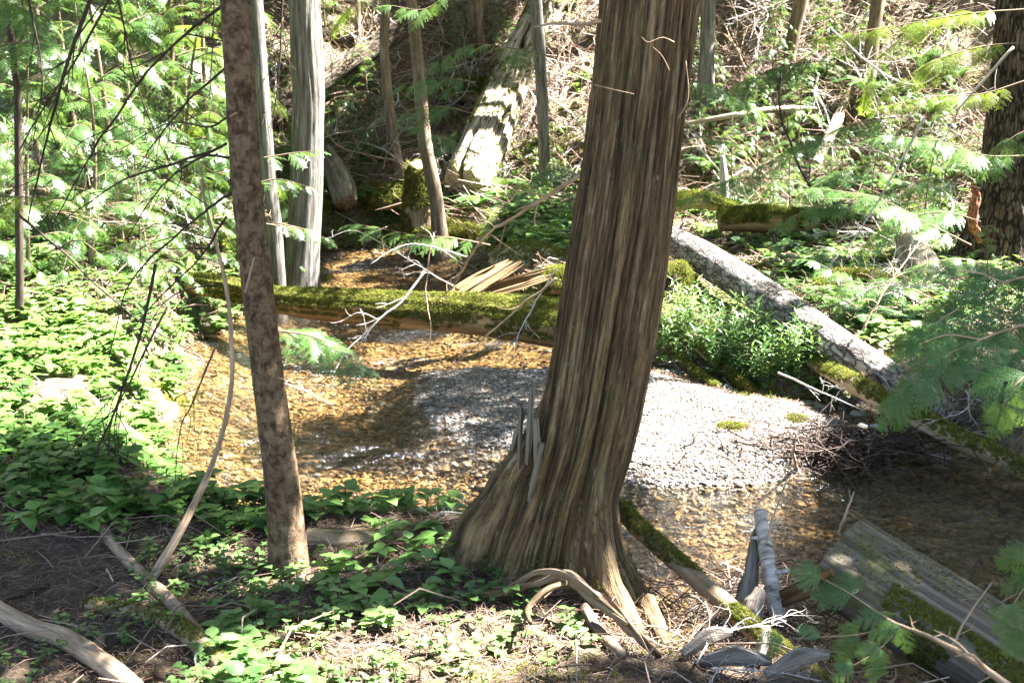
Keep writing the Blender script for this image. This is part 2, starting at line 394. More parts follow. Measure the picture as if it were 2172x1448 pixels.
# water
mw, t = mat('creek_water')
g = N(t, 'NewGeometry'); mp = N(t, 'Mapping', {0: g.outputs['Position'], 2: (0, 0, R(25)), 3: (1.0, 1.5, 1.0)}).outputs[0]
w1 = noi(t, mp, 5.5, 5, .6, 1.2); w2n = noi(t, mp, 26, 3, .6, .6)
wm = ramp(t, noi(t, g.outputs['Position'], 1.1, 3), [(.50, .12), (.62, 1.0)])
hw = math_(t, 'ADD', w1, math_(t, 'MULTIPLY', w2n, math_(t, 'MULTIPLY', wm, .9)))
b = N(t, 'Bump', {'Strength': .8, 'Distance': .09, 'Height': hw}).outputs[0]
fr = N(t, 'Fresnel', {'IOR': 1.33, 'Normal': b})
tr = N(t, 'BsdfTransparent', {0: (.90, .84, .70, 1)}); gl = N(t, 'BsdfGlossy', {'Color': (1, 1, 1, 1), 'Roughness': .10, 'Normal': b})
mx = N(t, 'MixShader', {0: fr.outputs[0], 1: tr.outputs[0], 2: gl.outputs[0]}); out(t, mx.outputs[0])
M_WATER = mw

# ------------------------------------------------------------------ ground, water
def axis(*seg):
    a = [np.array([seg[0][0]])]
    for lo, hi, st in seg: a.append(np.linspace(lo, hi, max(2, int(round((hi - lo) / st)) + 1))[1:])
    return np.concatenate(a)
gx = axis((-160, -20, 6), (-20, -7, .4), (-7, -3, .07), (-3, 4, .035), (4, 8, .07), (8, 20, .4), (20, 160, 6))
gy = axis((-60, 0, 3), (0, 2.8, .2), (2.8, 8, .03), (8, 14, .05), (14, 22, .08), (22, 40, .5), (40, 160, 6))
GX, GY = np.meshgrid(gx, gy); nx, ny = len(gx), len(gy)
xf, yf = GX.ravel(), GY.ravel()
zf = np.concatenate([H(xf[i:i + 60000], yf[i:i + 60000]) for i in range(0, len(xf), 60000)])
zf = np.minimum(zf, 60 + 0 * zf)
ii = np.arange(ny - 1)[:, None] * nx; jj = np.arange(nx - 1)[None]
GF = np.stack([ii + jj, ii + jj + 1, ii + nx + jj + 1, ii + nx + jj], -1).reshape(-1, 4)
dcr = poly_sd(CREEK, xf, yf) + (fbm(xf * 2.2, yf * 2.2, 3) - .5) * .22; dba = poly_sd(BAR, xf, yf) + (fbm(xf * 2.5, yf * 2.5, 9) - .5) * .2
zone = np.stack([sstep(-.10, .02, dcr), sstep(-.1, .05, dba) * (dcr > 0), .25 + .75 * sstep(6, 9, yf) * sstep(17, 15, yf)], 1)
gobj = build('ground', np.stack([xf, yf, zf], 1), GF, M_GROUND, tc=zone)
tag(gobj, 'brown forest floor of needles soil and moss rising to hillside', 'ground', kind='structure')
wx = np.linspace(-6, 9, 60); wy = np.linspace(1.5, 17, 60); WX, WY = np.meshgrid(wx, wy)
i2 = np.arange(59)[:, None] * 60; j2 = np.arange(59)[None]
wobj = build('water', np.stack([WX.ravel(), WY.ravel(), np.full(3600, WZ)], 1), np.stack([i2 + j2, i2 + j2 + 1, i2 + 60 + j2 + 1, i2 + 60 + j2], -1).reshape(-1, 4), M_WATER)
tag(wobj, 'clear shallow creek water rippling over orange brown pebbles', 'water', kind='structure')

# ------------------------------------------------------------------ templates
def pebble_t(seed):
    r = np.random.default_rng(seed); ph = (1 + 5 ** .5) / 2
    V = np.array([[-1, ph, 0], [1, ph, 0], [-1, -ph, 0], [1, -ph, 0], [0, -1, ph], [0, 1, ph], [0, -1, -ph], [0, 1, -ph], [ph, 0, -1], [ph, 0, 1], [-ph, 0, -1], [-ph, 0, 1]], float)
    V = V / 1.9 * (1 + r.uniform(-.25, .25, (12, 1))); V = V * np.array([1, r.uniform(.55, .9), r.uniform(.22, .42)])
    Fc = np.array([[0, 11, 5], [0, 5, 1], [0, 1, 7], [0, 7, 10], [0, 10, 11], [1, 5, 9], [5, 11, 4], [11, 10, 2], [10, 7, 6], [7, 1, 8], [3, 9, 4], [3, 4, 2], [3, 2, 6], [3, 6, 8], [3, 8, 9], [4, 9, 5], [2, 4, 11], [6, 2, 10], [8, 6, 7], [9, 8, 1]])
    return V, np.zeros((0, 4), int), Fc, np.full(12, .5)
PEB = [pebble_t(s) for s in range(5)]
def leaf_v(L, w, fold=.15, droop=.15):
    """oval leaf along +y"""
    ys = np.array([0, .28, .6, 1.0]) * L; ws = np.array([0, 1, .85, 0]) * w * .5
    V = [[0, 0, 0]]
    for k in (1, 2):
        z = -droop * L * (ys[k] / L) ** 2
        V += [[-ws[k], ys[k], z + fold * ws[k]], [0, ys[k], z], [ws[k], ys[k], z + fold * ws[k]]]
    V.append([0, L, -droop * L])
    F3 = [[0, 2, 1], [0, 3, 2], [7, 4, 5], [7, 5, 6]]; F4 = [[1, 2, 5, 4], [2, 3, 6, 5]]
    return np.array(V), np.array(F4), np.array(F3)
def plant_t(seed, nleaf, L, w, h, elev=(0, 30), ring=True, stem=True):
    r = np.random.default_rng(seed); b = Buf()
    for k in range(nleaf):
        V, f4, f3 = leaf_v(L * r.uniform(.65, 1.15), w * r.uniform(.8, 1.1), .25, r.uniform(.05, .4))
        el = R(r.uniform(*elev)); az = 2 * np.pi * (k / nleaf) + r.uniform(-.4, .4) if ring else r.uniform(0, 6.28)
        ce, se = math.cos(el), math.sin(el)
        V = V @ np.array([[1, 0, 0], [0, ce, -se], [0, se, ce]]).T; ca, sa = math.cos(az), math.sin(az)
        V = V @ np.array([[ca, -sa, 0], [sa, ca, 0], [0, 0, 1]]).T
        z = h * (r.uniform(.35, 1) if k else 1)
        V = V + np.array([r.uniform(-.01, .01), r.uniform(-.01, .01), z])
        b.add(V, f4, f3, r.uniform(.2, .8))
    if stem:
        V, f4, f3, _ = tube([[0, 0, -.02], [.004, 0, h * .5], [0, 0, h]], [h * .02 + .0006], 3); b.add(V, f4, None, .3)
    return b.template()
BROAD = [plant_t(s, n, .075, .058, h) for s, n, h in ((1, 5, .07), (2, 4, .05), (3, 6, .09), (4, 3, .04), (5, 7, .11))]
ROUND = [plant_t(s, n, .022, .024, h, (0, 15)) for s, n, h in ((11, 3, .03), (12, 4, .045), (13, 3, .02), (14, 6, .05))]
def lance_t(seed):
    r = np.random.default_rng(seed); b = Buf(); hh = r.uniform(.22, .34)
    for k in range(22):
        V, f4, f3 = leaf_v(r.uniform(.05, .085), .014, .2, r.uniform(.1, .4)); el = R(r.uniform(10, 50)); az = k * 2.4
        ce, se = math.cos(el), math.sin(el); V = V @ np.array([[1, 0, 0], [0, ce, -se], [0, se, ce]]).T
        ca, sa = math.cos(az), math.sin(az); V = V @ np.array([[ca, -sa, 0], [sa, ca, 0], [0, 0, 1]]).T + np.array([0, 0, hh * (.25 + .75 * k / 21)])
        b.add(V, f4, f3, r.uniform(.2, .8))
    V, f4, f3, _ = tube([[0, 0, -.02], [.01, 0, hh * .5], [0, 0, hh]], [.002], 3); b.add(V, f4, None, .3)
    return b.template()
LANCE = [lance_t(s) for s in (21, 22, 23)]
def moss_t(seed, n=9):
    r = np.random.default_rng(seed); b = Buf()
    for k in range(n):
        az = r.uniform(0, 6.28); le = r.uniform(.5, 1.0); d = np.array([math.cos(az) * .6, math.sin(az) * .6, r.uniform(.5, 1)]); s = np.array([-math.sin(az), math.cos(az), 0]) * .12
        o = np.array([r.uniform(-.4, .4), r.uniform(-.4, .4), -.1])
        b.add(np.array([o - s, o + s, o + d * le]), None, [[0, 1, 2]], r.uniform(.1, .9))
    return b.template()
MOSST = [moss_t(s) for s in range(4)]
# cedar spray: flat fan of leaflets
def spray_t(seed, L=.3, ns=8, lf=.030, lw=.0115, gap=.021, ang=52, taper=.75):
    r = np.random.default_rng(seed); P = []; D = []; rr = []
    def axis_leaves(o, d, n, side_l, rn):
        for q in range(n):
            for sg in (-1, 1):
                a = math.atan2(d[1], d[0]) + sg * R(r.uniform(32, 50))
                P.append(o + d * gap * (q + .4 * (sg > 0))); D.append(np.array([math.cos(a), math.sin(a), r.uniform(-.12, .05)]) * side_l * (1 - .45 * q / max(n, 1))); rr.append(rn + r.uniform(-.1, .1))
        P.append(o + d * gap * n); D.append(d * side_l); rr.append(rn)
    d0 = np.array([0, 1., 0])
    for k in range(ns):
        f = (k + .6) / ns
        for sg in (-1, 1):
            if r.random() < .06: continue
            a = math.pi / 2 + sg * R(ang + r.uniform(-7, 7)); l = L * .52 * math.sin(math.pi * min(1, .22 + f * .8)) ** .8 * r.uniform(.8, 1.1) * (1.1 - .35 * f)
            d = np.array([math.cos(a), math.sin(a), 0]); axis_leaves(np.array([0, f * L, 0]), d, max(2, int(l / gap)), lf, .3 + .4 * f)
    axis_leaves(np.array([0, 0., 0]), d0, int(L / gap), lf, .4)
    P = np.array(P); D = np.array(D); S_ = nrm(np.cross(D, [0, 0, 1.])) * lw * .5
    V = np.stack([P, P + D * .45 + S_, P + D, P + D * .45 - S_], 1).reshape(-1, 3)
    rad = np.hypot(V[:, 0], V[:, 1] * .6) / L
    V[:, 2] -= .35 * V[:, 1] ** 2 / L + .35 * np.abs(V[:, 0]) ** 1.5 / L ** .5 - .0 * rad
    F4 = np.arange(len(V)).reshape(-1, 4)
    return V, F4, np.zeros((0, 3), int), np.repeat(np.array(rr), 4)
SPRAY = [spray_t(s) for s in range(5)]
FIRSP = [spray_t(s + 40, L=.26, ns=8, lf=.020, lw=.0055, gap=.0095, ang=48) for s in range(3)]
FINE = [spray_t(s + 60, L=.3, ns=9, lf=.034, lw=.0105, gap=.017, ang=52) for s in range(3)]

def bough(buf, wood, pts, r0, length_scale=1.0, temps=SPRAY, dens=11, sz=1.0, up=(0, 0, 1), first=.12):
    """pinnate branch following pts, sprays alternate on both sides"""
    pts = np.asarray(pts, float); L = np.sum(np.linalg.norm(np.diff(pts, axis=0), axis=1))
    n = max(3, int(L * dens)); C = spline(pts, n * 2 + 2); T = nrm(np.gradient(C, axis=0))
    V, f4, f3, tc = tube(C, [r0, r0 * .25], 5); wood.add(V, f4, None, .5, tc)
    up = np.array(up, float)
    f = np.linspace(first, 1, n); idx = (f * (len(C) - 1)).astype(int)
    for sg in (-1, 1):
        side = nrm(np.cross(T[idx], up)) * sg
        d = nrm(T[idx] * .75 + side * (.9 - .35 * f[:, None]) + rng.normal(0, .10, (n, 3)) + np.array([0, 0, -.12]))
        s = (.45 + .75 * np.sin(np.pi * np.clip(.25 + .62 * f, 0, 1))) * sz * rng.uniform(.75, 1.15, n) * length_scale
        u = up + rng.normal(0, .22, (n, 3))
        keep = rng.random(n) > .07
        for k in range(len(temps)):
            m = keep & (np.arange(n) % len(temps) == k)
            if m.any(): scatter(buf, temps[k], frames(d[m], u[m], s[m]), C[idx][m], rng.uniform(.25, .75, m.sum()))
    scatter(buf, temps[0], frames(T[-1:], up[None] + rng.normal(0, .1, (1, 3)), np.array([.9 * sz])), C[-1:], np.array([.6]))

# ------------------------------------------------------------------ trees
TREES = []    # (x, y, root, wood material)
def rel(pts, base): return np.asarray(pts, float) - np.asarray(base, float)
def ridges(k=8, amp=.006, fs=.8, wob=.3):
    def f(TH, SS, RR):
        th = TH + wob * (noise(SS * 1.2, 0, 3.3) - .5)
        a = noise(np.cos(th) * k + 40, np.sin(th) * k + 40, SS * fs); b_ = noise(np.cos(th) * k * 2.3, np.sin(th) * k * 2.3 + 9, SS * fs * 2)
        return amp * (-np.abs(a - .5) * -2.6 - .6 + (b_ - .5) * .8)
    return f
def lumpy(k=2.0, amp=.02, fs=3.0):
    def f(TH, SS, RR): return amp * (fbm(np.cos(TH) * k + 7, np.sin(TH) * k + 3, SS * fs, 3) - .5) * 2
    return f
def tree(label, pix, y, m, cat='tree', group=None, seg=24, n=60, disp=None, ext=9.0, lean=None, flare=1.6, crown=True, name='cedar_tree', basez=None):
    """pix: list (px, py, width_px) base -> top"""
    P = [at_y(a, b_, y) for a, b_, w in pix]; rr = [w / 2 / F * (p - CAM) @ FW for (a, b_, w), p in zip(pix, P)]
    P = np.array(P); base = P[0].copy(); base[2] = Hs(base[0], base[1]) if basez is None else basez
    top = P[-1]; dr = nrm(P[-1] - P[-2]) if lean is None else nrm(np.array(lean, float))
    pts = list(P); rad = list(rr)
    if pts[0][2] > base[2] - .05: pts[0] = pts[0].copy(); pts[0][2] = base[2] - .12
    if ext:
        for q in (.33, .66, 1.0):
            pts.append(top + np.array([dr[0] * .6, dr[1] * .6, 1.0]) * ext * q); rad.append(rr[-1] * (1 - .6 * q))
    root = empty(name, base, label, cat, group)
    rad = np.array(rad)
    # arc-length even radii
    pts = np.array(pts); s = np.concatenate([[0], np.cumsum(np.linalg.norm(np.diff(pts, axis=0), axis=1))])
    k = np.linspace(0, s[-1], n); C = np.stack([np.interp(k, s, pts[:, a]) for a in range(3)], 1); rd = np.interp(k, s, rad)
    C[1:-1] = (C[:-2] + C[1:-1] * 2 + C[2:]) / 4
    fl = rad[0] * (flare - 1) * np.exp(-k / .22)
    if disp is None: disp = ridges(4, rad[0] * .09, .8)
    def dd(TH, SS, RR):
        z = np.repeat(k[:, None], TH.shape[1], 1); lob = .6 + .8 * noise(np.cos(TH) * 1.3 + 5, np.sin(TH) * 1.3 + base[0], 0)
        return disp(TH, SS, RR) * np.minimum(1, RR / rad[0]) + fl[:, None] * lob
    V, f4, f3, tc = tube(C, rd, seg, disp=dd)
    b_ = Buf(); b_.add(V, f4, f3, .5, tc); b_.make('trunk', m, root).matrix_parent_inverse.identity()
    root.children[0].data.transform(__import__('mathutils').Matrix.Translation(-Vector(base)))
    if crown: TREES.append([top[0] + dr[0] * ext * .3, top[1], root, C, []])
    return root, C, rd
def child_local(root, buf, name, m, smooth=True):
    o = buf.make(name, m, root, smooth=smooth)
    o.data.transform(__import__('mathutils').Matrix.Translation(-Vector(root.location)))
    return o

# --- the big cedar in front
BY = 3.9
root = empty('cedar_tree', (at_y(1190, 1240, BY)[0], BY, Hs(at_y(1190, 1240, BY)[0], BY)), 'large stringy barked cedar leaning right with flared mossy base in front of creek', 'tree')
prof = [(1390, 1215, 1185), (1180, 1240, 190), (1185, 1150, 200), (1205, 1050, 205), (1235, 950, 208), (1258, 850, 208), (1280, 720, 210), (1305, 560, 210), (1330, 400, 209), (1355, 200, 205), (1378, 0, 204), (1395, -150, 202)]
pts = []; rad = []
for cx_, py, w in prof[1:]:
    q = at_y(cx_, py, BY); pts.append(q); rad.append(w / 2 / F * ((q - CAM) @ FW))
pts = np.array(pts); pts = np.vstack([pts[0] + [-.0, 0, -.32], pts]); rad = [rad[0]] + rad
top = pts[-1]
for q in (1.5, 3, 5, 7.5): pts = np.vstack([pts, top + np.array([.09, .02, 1]) * q]); rad.append(rad[-1] * .93)
s = np.concatenate([[0], np.cumsum(np.linalg.norm(np.diff(pts, axis=0), axis=1))])
k = np.concatenate([np.linspace(0, 2.5, 330), np.linspace(2.55, s[-1], 60)]); C = np.stack([np.interp(k, s, pts[:, a]) for a in range(3)], 1); rd = np.interp(k, s, rad)
for _ in range(12): C[1:-1] = (C[:-2] + C[1:-1] * 2 + C[2:]) / 4
seg = 340
# tube basis: A = -Y (toward the camera) at theta 0, B = T x A = +X
LOB = [(-95, 17, .26, .62), (-52, 16, .10, .30), (-20, 12, .075, .34), (26, 13, .36, .45), (62, 14, .16, .34), (115, 22, .12, .4), (180, 30, .16, .4), (-135, 18, .12, .4)]
CAV = []
def bigdisp(TH, SS, RR):
    z = C[:, 2][:, None] - float(root.location[2]); dg = np.degrees(TH); o = 0
    for a, w, A_, hh in LOB:
        da = (dg - a + 180) % 360 - 180
        o = o + A_ * np.exp(-(da / w) ** 2) * np.clip(1 - z / hh, 0, 1.25) ** 1.7
    o = o - .014 * np.exp(-(((dg - 5 + 180) % 360 - 180) / 9) ** 2) * sstep(1.4, .4, z)
    o = o - .012 * sstep(.62, .75, noise(np.cos(TH) * 9 + 11, np.sin(TH) * 9, SS * 1.6)) + .010 * (noise(np.cos(TH) * 1.6 + 3, np.sin(TH) * 1.6, z * 1.2) - .5)
    th = TH + .15 * (noise(SS * .9, 0, 3.3) - .5) + .04 * (noise(SS * 4, np.cos(TH) * 3, np.sin(TH) * 3) - .5)
    a = noise(np.cos(th) * 8 + 40, np.sin(th) * 8 + 40, SS * .8); b_ = noise(np.cos(th) * 19, np.sin(th) * 19 + 9, SS * 2.2); c_ = noise(np.cos(th) * 38, np.sin(th) * 38 + 9, SS * 7)
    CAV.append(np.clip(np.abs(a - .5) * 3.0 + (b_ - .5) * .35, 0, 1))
    return o + .0085 * (np.abs(a - .5) * 3.2 - .6) + .013 * (b_ - .5) + .006 * (c_ - .5)
V, f4, f3, tc = tube(C, rd, seg, disp=bigdisp, up0=(0, -1, 0))
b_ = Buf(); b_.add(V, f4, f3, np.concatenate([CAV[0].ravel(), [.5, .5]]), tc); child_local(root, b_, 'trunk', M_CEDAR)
TREES.append([top[0], top[1], root, C, []]); BIG = root
BIGV = V
# splintered spur on the left flank
b_ = Buf()
for (x0, y0, x1, y1, w, yy) in ((1118, 1010, 1128, 820, 24, 3.80), (1142, 1000, 1136, 885, 26, 3.74), (1098, 1060, 1106, 862, 18, 3.84), (1080, 968, 1112, 872, 20, 3.86), (1122, 1060, 1150, 940, 20, 3.72)):
    a = at_y(x0, y0, yy + .03); c = at_y(x1, y1, yy); ww = mpx(w, BY) / 2
    V, f4, f3, tc = tube([a + [0, .08, -.05], (a + c) / 2, c], [ww * .9, ww * 1.1, ww * .85], 7, 20, flat=.6, disp=lumpy(1.4, .004, 9)); b_.add(V, f4, f3, .5, tc)
o = child_local(root, b_, 'broken_spur', M_WEATHER, smooth=False)
# arching and creeping roots
def roots(lst, nm='root'):
    for pp, r0, r1 in lst:
        w_ = [at_y(a, c, yy) if yy else ground(a, c, .01) for a, c, yy in pp]
        b_ = Buf(); V, f4, f3, tc = tube(w_, [r0, (r0 + r1) / 2, r1], 10, 26, disp=lumpy(1.5, r0 * .25, 5), flat=.7); b_.add(V, f4, f3, .5, tc); child_local(root, b_, nm, M_CEDAR)
for k in range(5):
    off = rng.uniform(-.022, .022, (6, 3)); w_ = W3([(1085, 1250, 3.62), (1150, 1222, 3.58), (1215, 1228, 3.5), (1270, 1270, 3.42), (1345, 1335, 3.30), (1400, 1390, 3.22)]) + off
    b_ = Buf(); V, f4, f3, tc = tube(w_[k % 2:6 - (k == 3)], [.004, .013, .012, .004], 8, 60, disp=lumpy(2, .005, 14), flat=.45); b_.add(V, f4, f3, .5, tc); child_local(root, b_, 'root', M_BROWN, smooth=False)
roots([([(1085, 1262, 3.60), (1150, 1222, 3.58), (1215, 1228, 3.5), (1270, 1270, 3.42), (1345, 1335, 3.30), (1400, 1390, 3.22)], .012, .012),
       ([(1215, 1235, 3.5), (1160, 1250, 3.45), (1120, 1290, 3.4), (1125, 1320, 3.3)], .012, .009),
       ([(1372, 1290, 3.58), (1400, 1350, 3.42), (1432, 1410, 3.28), (1470, 1475, 3.12)], .05, .02),
       ([(1000, 1150, 3.98), (960, 1165, 3.95), (965, 1215, 3.85)], .05, .03),
       ([(1100, 1255, 3.62), (1000, 1262, 3.62), (880, 1240, 3.75)], .02, .012)])
# crown and dead twigs of the big cedar
b_ = Buf()
for pp, r0 in (([(1275, 45), (1230, 52), (1180, 50), (1130, 58)], .0055), ([(1430, 90), (1405, 80), (1375, 90), (1360, 78)], .002), ([(1260, 180), (1300, 190), (1345, 200)], .002), ([(1440, 250), (1460, 205), (1455, 130)], .002),
                ([(1420, 150), (1405, 120), (1385, 100)], .0015)):
    b_ = Buf(); w_ = [at_y(a, c, 3.66) for a, c in pp]; V, f4, f3, tc = tube(w_, [r0, r0 * .5], 6, 14, disp=lumpy(2, r0 * .4, 40)); b_.add(V, f4, f3, .5, tc); child_local(root, b_, 'dead_branch', M_STICK)

# --- young trunk on the left
YY = 3.9
def young_disp(TH, SS, RR):
    return .0035 * (fbm(np.cos(TH) * 2 + 4, np.sin(TH) * 2 + 4, SS * 9, 4) - .5) * 2 + .002 * (noise(np.cos(TH), np.sin(TH), SS * 60) - .5) + .045 * np.exp(-SS / .09) * (.7 + .6 * noise(np.cos(TH) * 1.4, np.sin(TH) * 1.4, 2))
ytr, yC, yR = tree('slim brown mottled trunk leaning left beside pool with small mossy foot', [(612, 1235, 74), (610, 1150, 76), (596, 1000, 74), (568, 800, 66), (545, 600, 66), (523, 400, 64), (511, 200, 65), (499, 0, 64), (492, -100, 63)],
            YY, M_YOUNG, seg=96, n=420, disp=young_disp, ext=6.0, flare=1.0, name='young_tree')
# --- further trunks
T_ = tree
T_('tall straight grey cedar standing at creek edge with mossy foot', [(628, 612, 92), (640, 560, 74), (650, 400, 68), (655, 200, 68), (645, 0, 66)], 11.2, M_GREY, seg=64, n=200, flare=1.5)
T_('slender grey trunk curving in right beside the tall grey cedar', [(590, 560, 34), (582, 480, 34), (570, 400, 34), (556, 200, 32), (542, 0, 30)], 10.7, M_GREY, seg=32, n=120, flare=1.2)
T_('thin dark sapling trunk standing alone near the left edge', [(40, 745, 17), (42, 600, 17), (40, 420, 18), (38, 200, 16), (18, 40, 14), (10, -40, 13)], 7.6, M_DARK, seg=16, n=100, flare=1.3, ext=3, crown=False, name='sapling_tree')
T_('rough greenish trunk cut off by the left edge', [(8, 612, 52), (8, 400, 46), (16, 200, 44), (22, 0, 42)], 11.5, M_BROWN, seg=32, n=100)
T_('crooked slender tree growing in front of the mossy stump', [(938, 475, 34), (925, 420, 30), (900, 300, 29), (886, 130, 27), (872, 0, 25)], 14.2, M_BROWN, seg=24, n=100)
T_('thin tree with hooked foot above dark fallen log', [(848, 235, 18), (822, 205, 22), (814, 100, 20), (818, 0, 20)], 15.6, M_BROWN, seg=20, n=80, crown=False)
T_('narrow pale trunk rising just right of the leaning bleached snag', [(1158, 312, 24), (1150, 200, 26), (1143, 100, 27), (1135, 0, 28)], 15.9, M_GREY, seg=24, n=80)
T_('mossy footed trunk half hidden behind the big cedar', [(1497, 175, 44), (1500, 100, 32), (1502, 0, 30)], 17.2, M_GREY, seg=24, n=80)
T_('reddish brown trunk leaning right high on the slope', [(1655, 225, 24), (1668, 160, 25), (1685, 60, 28), (1700, 0, 30)], 17.4, M_BROWN, seg=24, n=80)
T_('mossy trunk beneath the yellow green boughs at top right', [(1842, 150, 32), (1850, 90, 30), (1862, 0, 28)], 17.2, M_BROWN, seg=24, n=80)
T_('massive rough barked fir at the right edge with rotten orange foot', [(2125, 575, 210), (2135, 480, 165), (2150, 380, 140), (2160, 200, 120), (2172, 0, 110)], 12.0, M_FIR, seg=120, n=300, flare=1.15, disp=lambda TH, SS, RR: ridges(9, .03, 1.8)(TH, SS, RR) + lumpy(6, .02, 7)(TH, SS, RR), name='fir_tree')
fir = TREES[-1][2]
b_ = Buf()
V, f4, f3, tc = tube([at_y(2078, 512, 11.62), at_y(2062, 470, 11.55), at_y(2070, 420, 11.6), at_y(2062, 385, 11.66)], [.04, .07, .045, .01], 30, 50, disp=lambda TH, SS, RR: .05 * (fbm(np.cos(TH) * 3, np.sin(TH) * 3, SS * 14, 3) - .5) * 2, flat=.6); b_.add(V, f4, f3, .5, tc)
m, t = mat('orange_rot'); n1 = noi(t, attr(t, 'tc').outputs['Vector'], 40, 4)
out(t, N(t, 'BsdfPrincipled', {'Base Color': ramp(t, n1, [(.3, (.07, .022, .01)), (.5, (.25, .08, .03)), (.7, (.42, .22, .12))]), 'Roughness': .9}).outputs[0]); M_ORANGE = m
child_local(fir, b_, 'rotten_patch', M_ORANGE)
for lab, pix, y, w in (('distant thin trunk between grey cedar and dark fallen log', [(760, 130, 14), (758, 0, 13)], 17.5, 1), ('small stem standing on slope left of the leaning snag', [(1025, 110, 15), (1015, 0, 14)], 18.0, 1),
                       ('twin thin stem behind the top of big cedar left side', [(1010, 60, 20), (1000, -20, 20)], 18.4, 1), ('pale dead stem upright among young conifers on right slope', [(1540, 440, 22), (1535, 370, 18), (1532, 330, 9)], 14.2, 0)):
    T_(lab, pix, y, M_BROWN if w else M_PALE, seg=14, n=40, crown=False, ext=6 if w else 0)
# unseen trees added to carry the shading canopy above the frame
for x, y in ((5.6, 5.2), (7.0, 12.6), (9.0, 10.2), (3.2, 20.6), (7.0, 20.2), (-3.5, 21.2), (0.2, 21.0), (-7.2, 11.0), (-6.5, 16.5), (11.5, 15.5), (5.2, 1.2), (9.5, 5.0), (12, 9.5)):
    z = Hs(x, y); rt = empty('cedar_tree', (x, y, z), 'added unseen tall cedar shading the creek', 'tree', 'added unseen shade cedars')
    C_ = np.array([[x, y, z - .2], [x + .1, y, z + 4], [x, y + .1, z + 9], [x, y, z + 13]]); V, f4, f3, tc = tube(C_, [.26, .2, .15, .05], 20, 60, disp=ridges(4, .015)); b_ = Buf(); b_.add(V, f4, f3, .5, tc)
    child_local(rt, b_, 'trunk', M_CEDAR); TREES.append([x, y, rt, spline(C_, 40), []])

# ------------------------------------------------------------------ canopy placed where the photo shows shade
def icpt(p): return p[:2] - SUN[:2] * (p[2] / SUN[2])
LIT = []
def lit(px, py, rx, ry, y=None, pr=1.0):
    p = ground(px, py) if y is None else at_y(px, py, y)
    c = icpt(p); LIT.append((c[0], c[1], rx, ry, pr))
for a in ((1470, 900, .62, .55), (1620, 960, .35, .25, None, .6), (1380, 860, .4, .5), (1580, 870, .4, .3, None, .6), (1000, 860, .2, .3, None, .35), (1100, 930, .3, .3, None, .5),
          (470, 870, .40, .5, None, .7), (480, 1000, .4, .3, None, .9), (760, 1040, .45, .22, None, .9), (950, 1030, .4, .22, None, .9), (1400, 1080, .35, .25, None, .8), (1480, 1170, .25, .25, None, .9), (1430, 1300, .25, .2),
          (100, 850, .7, .7, None, .9), (230, 760, .8, .6), (80, 700, 1.0, .8), (300, 650, 1.0, .8), (180, 620, 1.2, .9), (420, 600, .8, .8), (250, 950, .45, .3, None, .8), (60, 930, .5, .3, None, .7),
          (300, 480, 1.2, 1.0, 9.0), (420, 520, .9, .8, 9.0), (130, 470, 1.0, .9, 9.5), (300, 330, .9, .7, 10.5, .8), (100, 250, .9, .7, 11, .8), (330, 170, .8, .6, 11.5, .8), (420, 420, .8, .7, 10), (200, 60, .8, .6, 12, .8),
          (450, 1400, .5, .26), (600, 1420, .5, .22), (320, 1440, .35, .15), (1180, 1330, .4, .2), (1080, 1390, .55, .22), (1350, 1380, .3, .2), (880, 1430, .5, .18), (1480, 1420, .25, .2), (1000, 1140, .18, .12), (480, 1150, .2, .1),
          (1600, 640, 1.0, .45), (1500, 580, .5, .4), (1700, 720, .7, .35), (1460, 720, .45, .35), (1560, 740, .6, .3), (1900, 560, .9, .7), (1850, 450, .9, .7), (1950, 650, .7, .5), (1780, 700, .5, .5),
          (1480, 470, .7, .7), (1550, 380, .8, .8), (1700, 330, 1.0, .8), (1600, 250, 1.0, .8), (1760, 230, .9, .7), (1850, 330, .8, .6, None, .8), (1550, 170, .7, .6, None, .8), (1900, 150, .7, .5, None, .6), (1990, 380, .6, .5),
          (1200, 180, .5, .7), (1180, 280, .4, .5), (730, 90, .5, .4), (1070, 250, .5, .8, 15.5), (1040, 350, .4, .4, 15), (620, 230, .4, .4, None, .8), (1180, 40, .6, .5), (640, 60, .4, .4, None, .6),
          (760, 560, .6, .8, None, .6), (900, 560, .5, .6, None, .6), (700, 600, .3, .3, None, .8), (650, 650, .35, .25, 9.1, .8), (850, 660, .4, .22, 9.0, .8), (1010, 590, .35, .35, 9.3), (1130, 560, .4, .4, 10),
          (660, 400, .35, .35, 11.2), (660, 200, .3, .3, 11.2, .8), (1100, 420, .6, .5, None, .6), (1620, 1130, .16, .14, 4.3), (1630, 1240, .16, .14, 4.0), (1500, 1190, .15, .15, 4.0), (640, 740, .5, .35, 8.0, .8),
          (840, 500, .3, .3, 10.0, .8), (2050, 900, .3, .3, None, .6), (1950, 100, .5, .5, 9, .9), (1900, 200, .4, .4, 9, .8), (2000, 700, .25, .25, 2.3, .5), (2120, 1240, .2, .2, 2.0, .7), (1780, 1300, .12, .12, 2.2, .6), (1330, 1080, .12, .10, 3.7, .8),
          (1310, 1010, .05, .05, 3.7, .8), (1000, 1330, .25, .12)):
    lit(*a)
for a in ((1470, 530, .3, .3, 10.0), (1560, 590, .3, .3, 9.3), (1650, 650, .3, .3, 8.6), (1740, 710, .3, .3, 8.0), (1500, 860, .6, .5), (1400, 930, .5, .3)): lit(*a)
LIT = np.array(LIT)
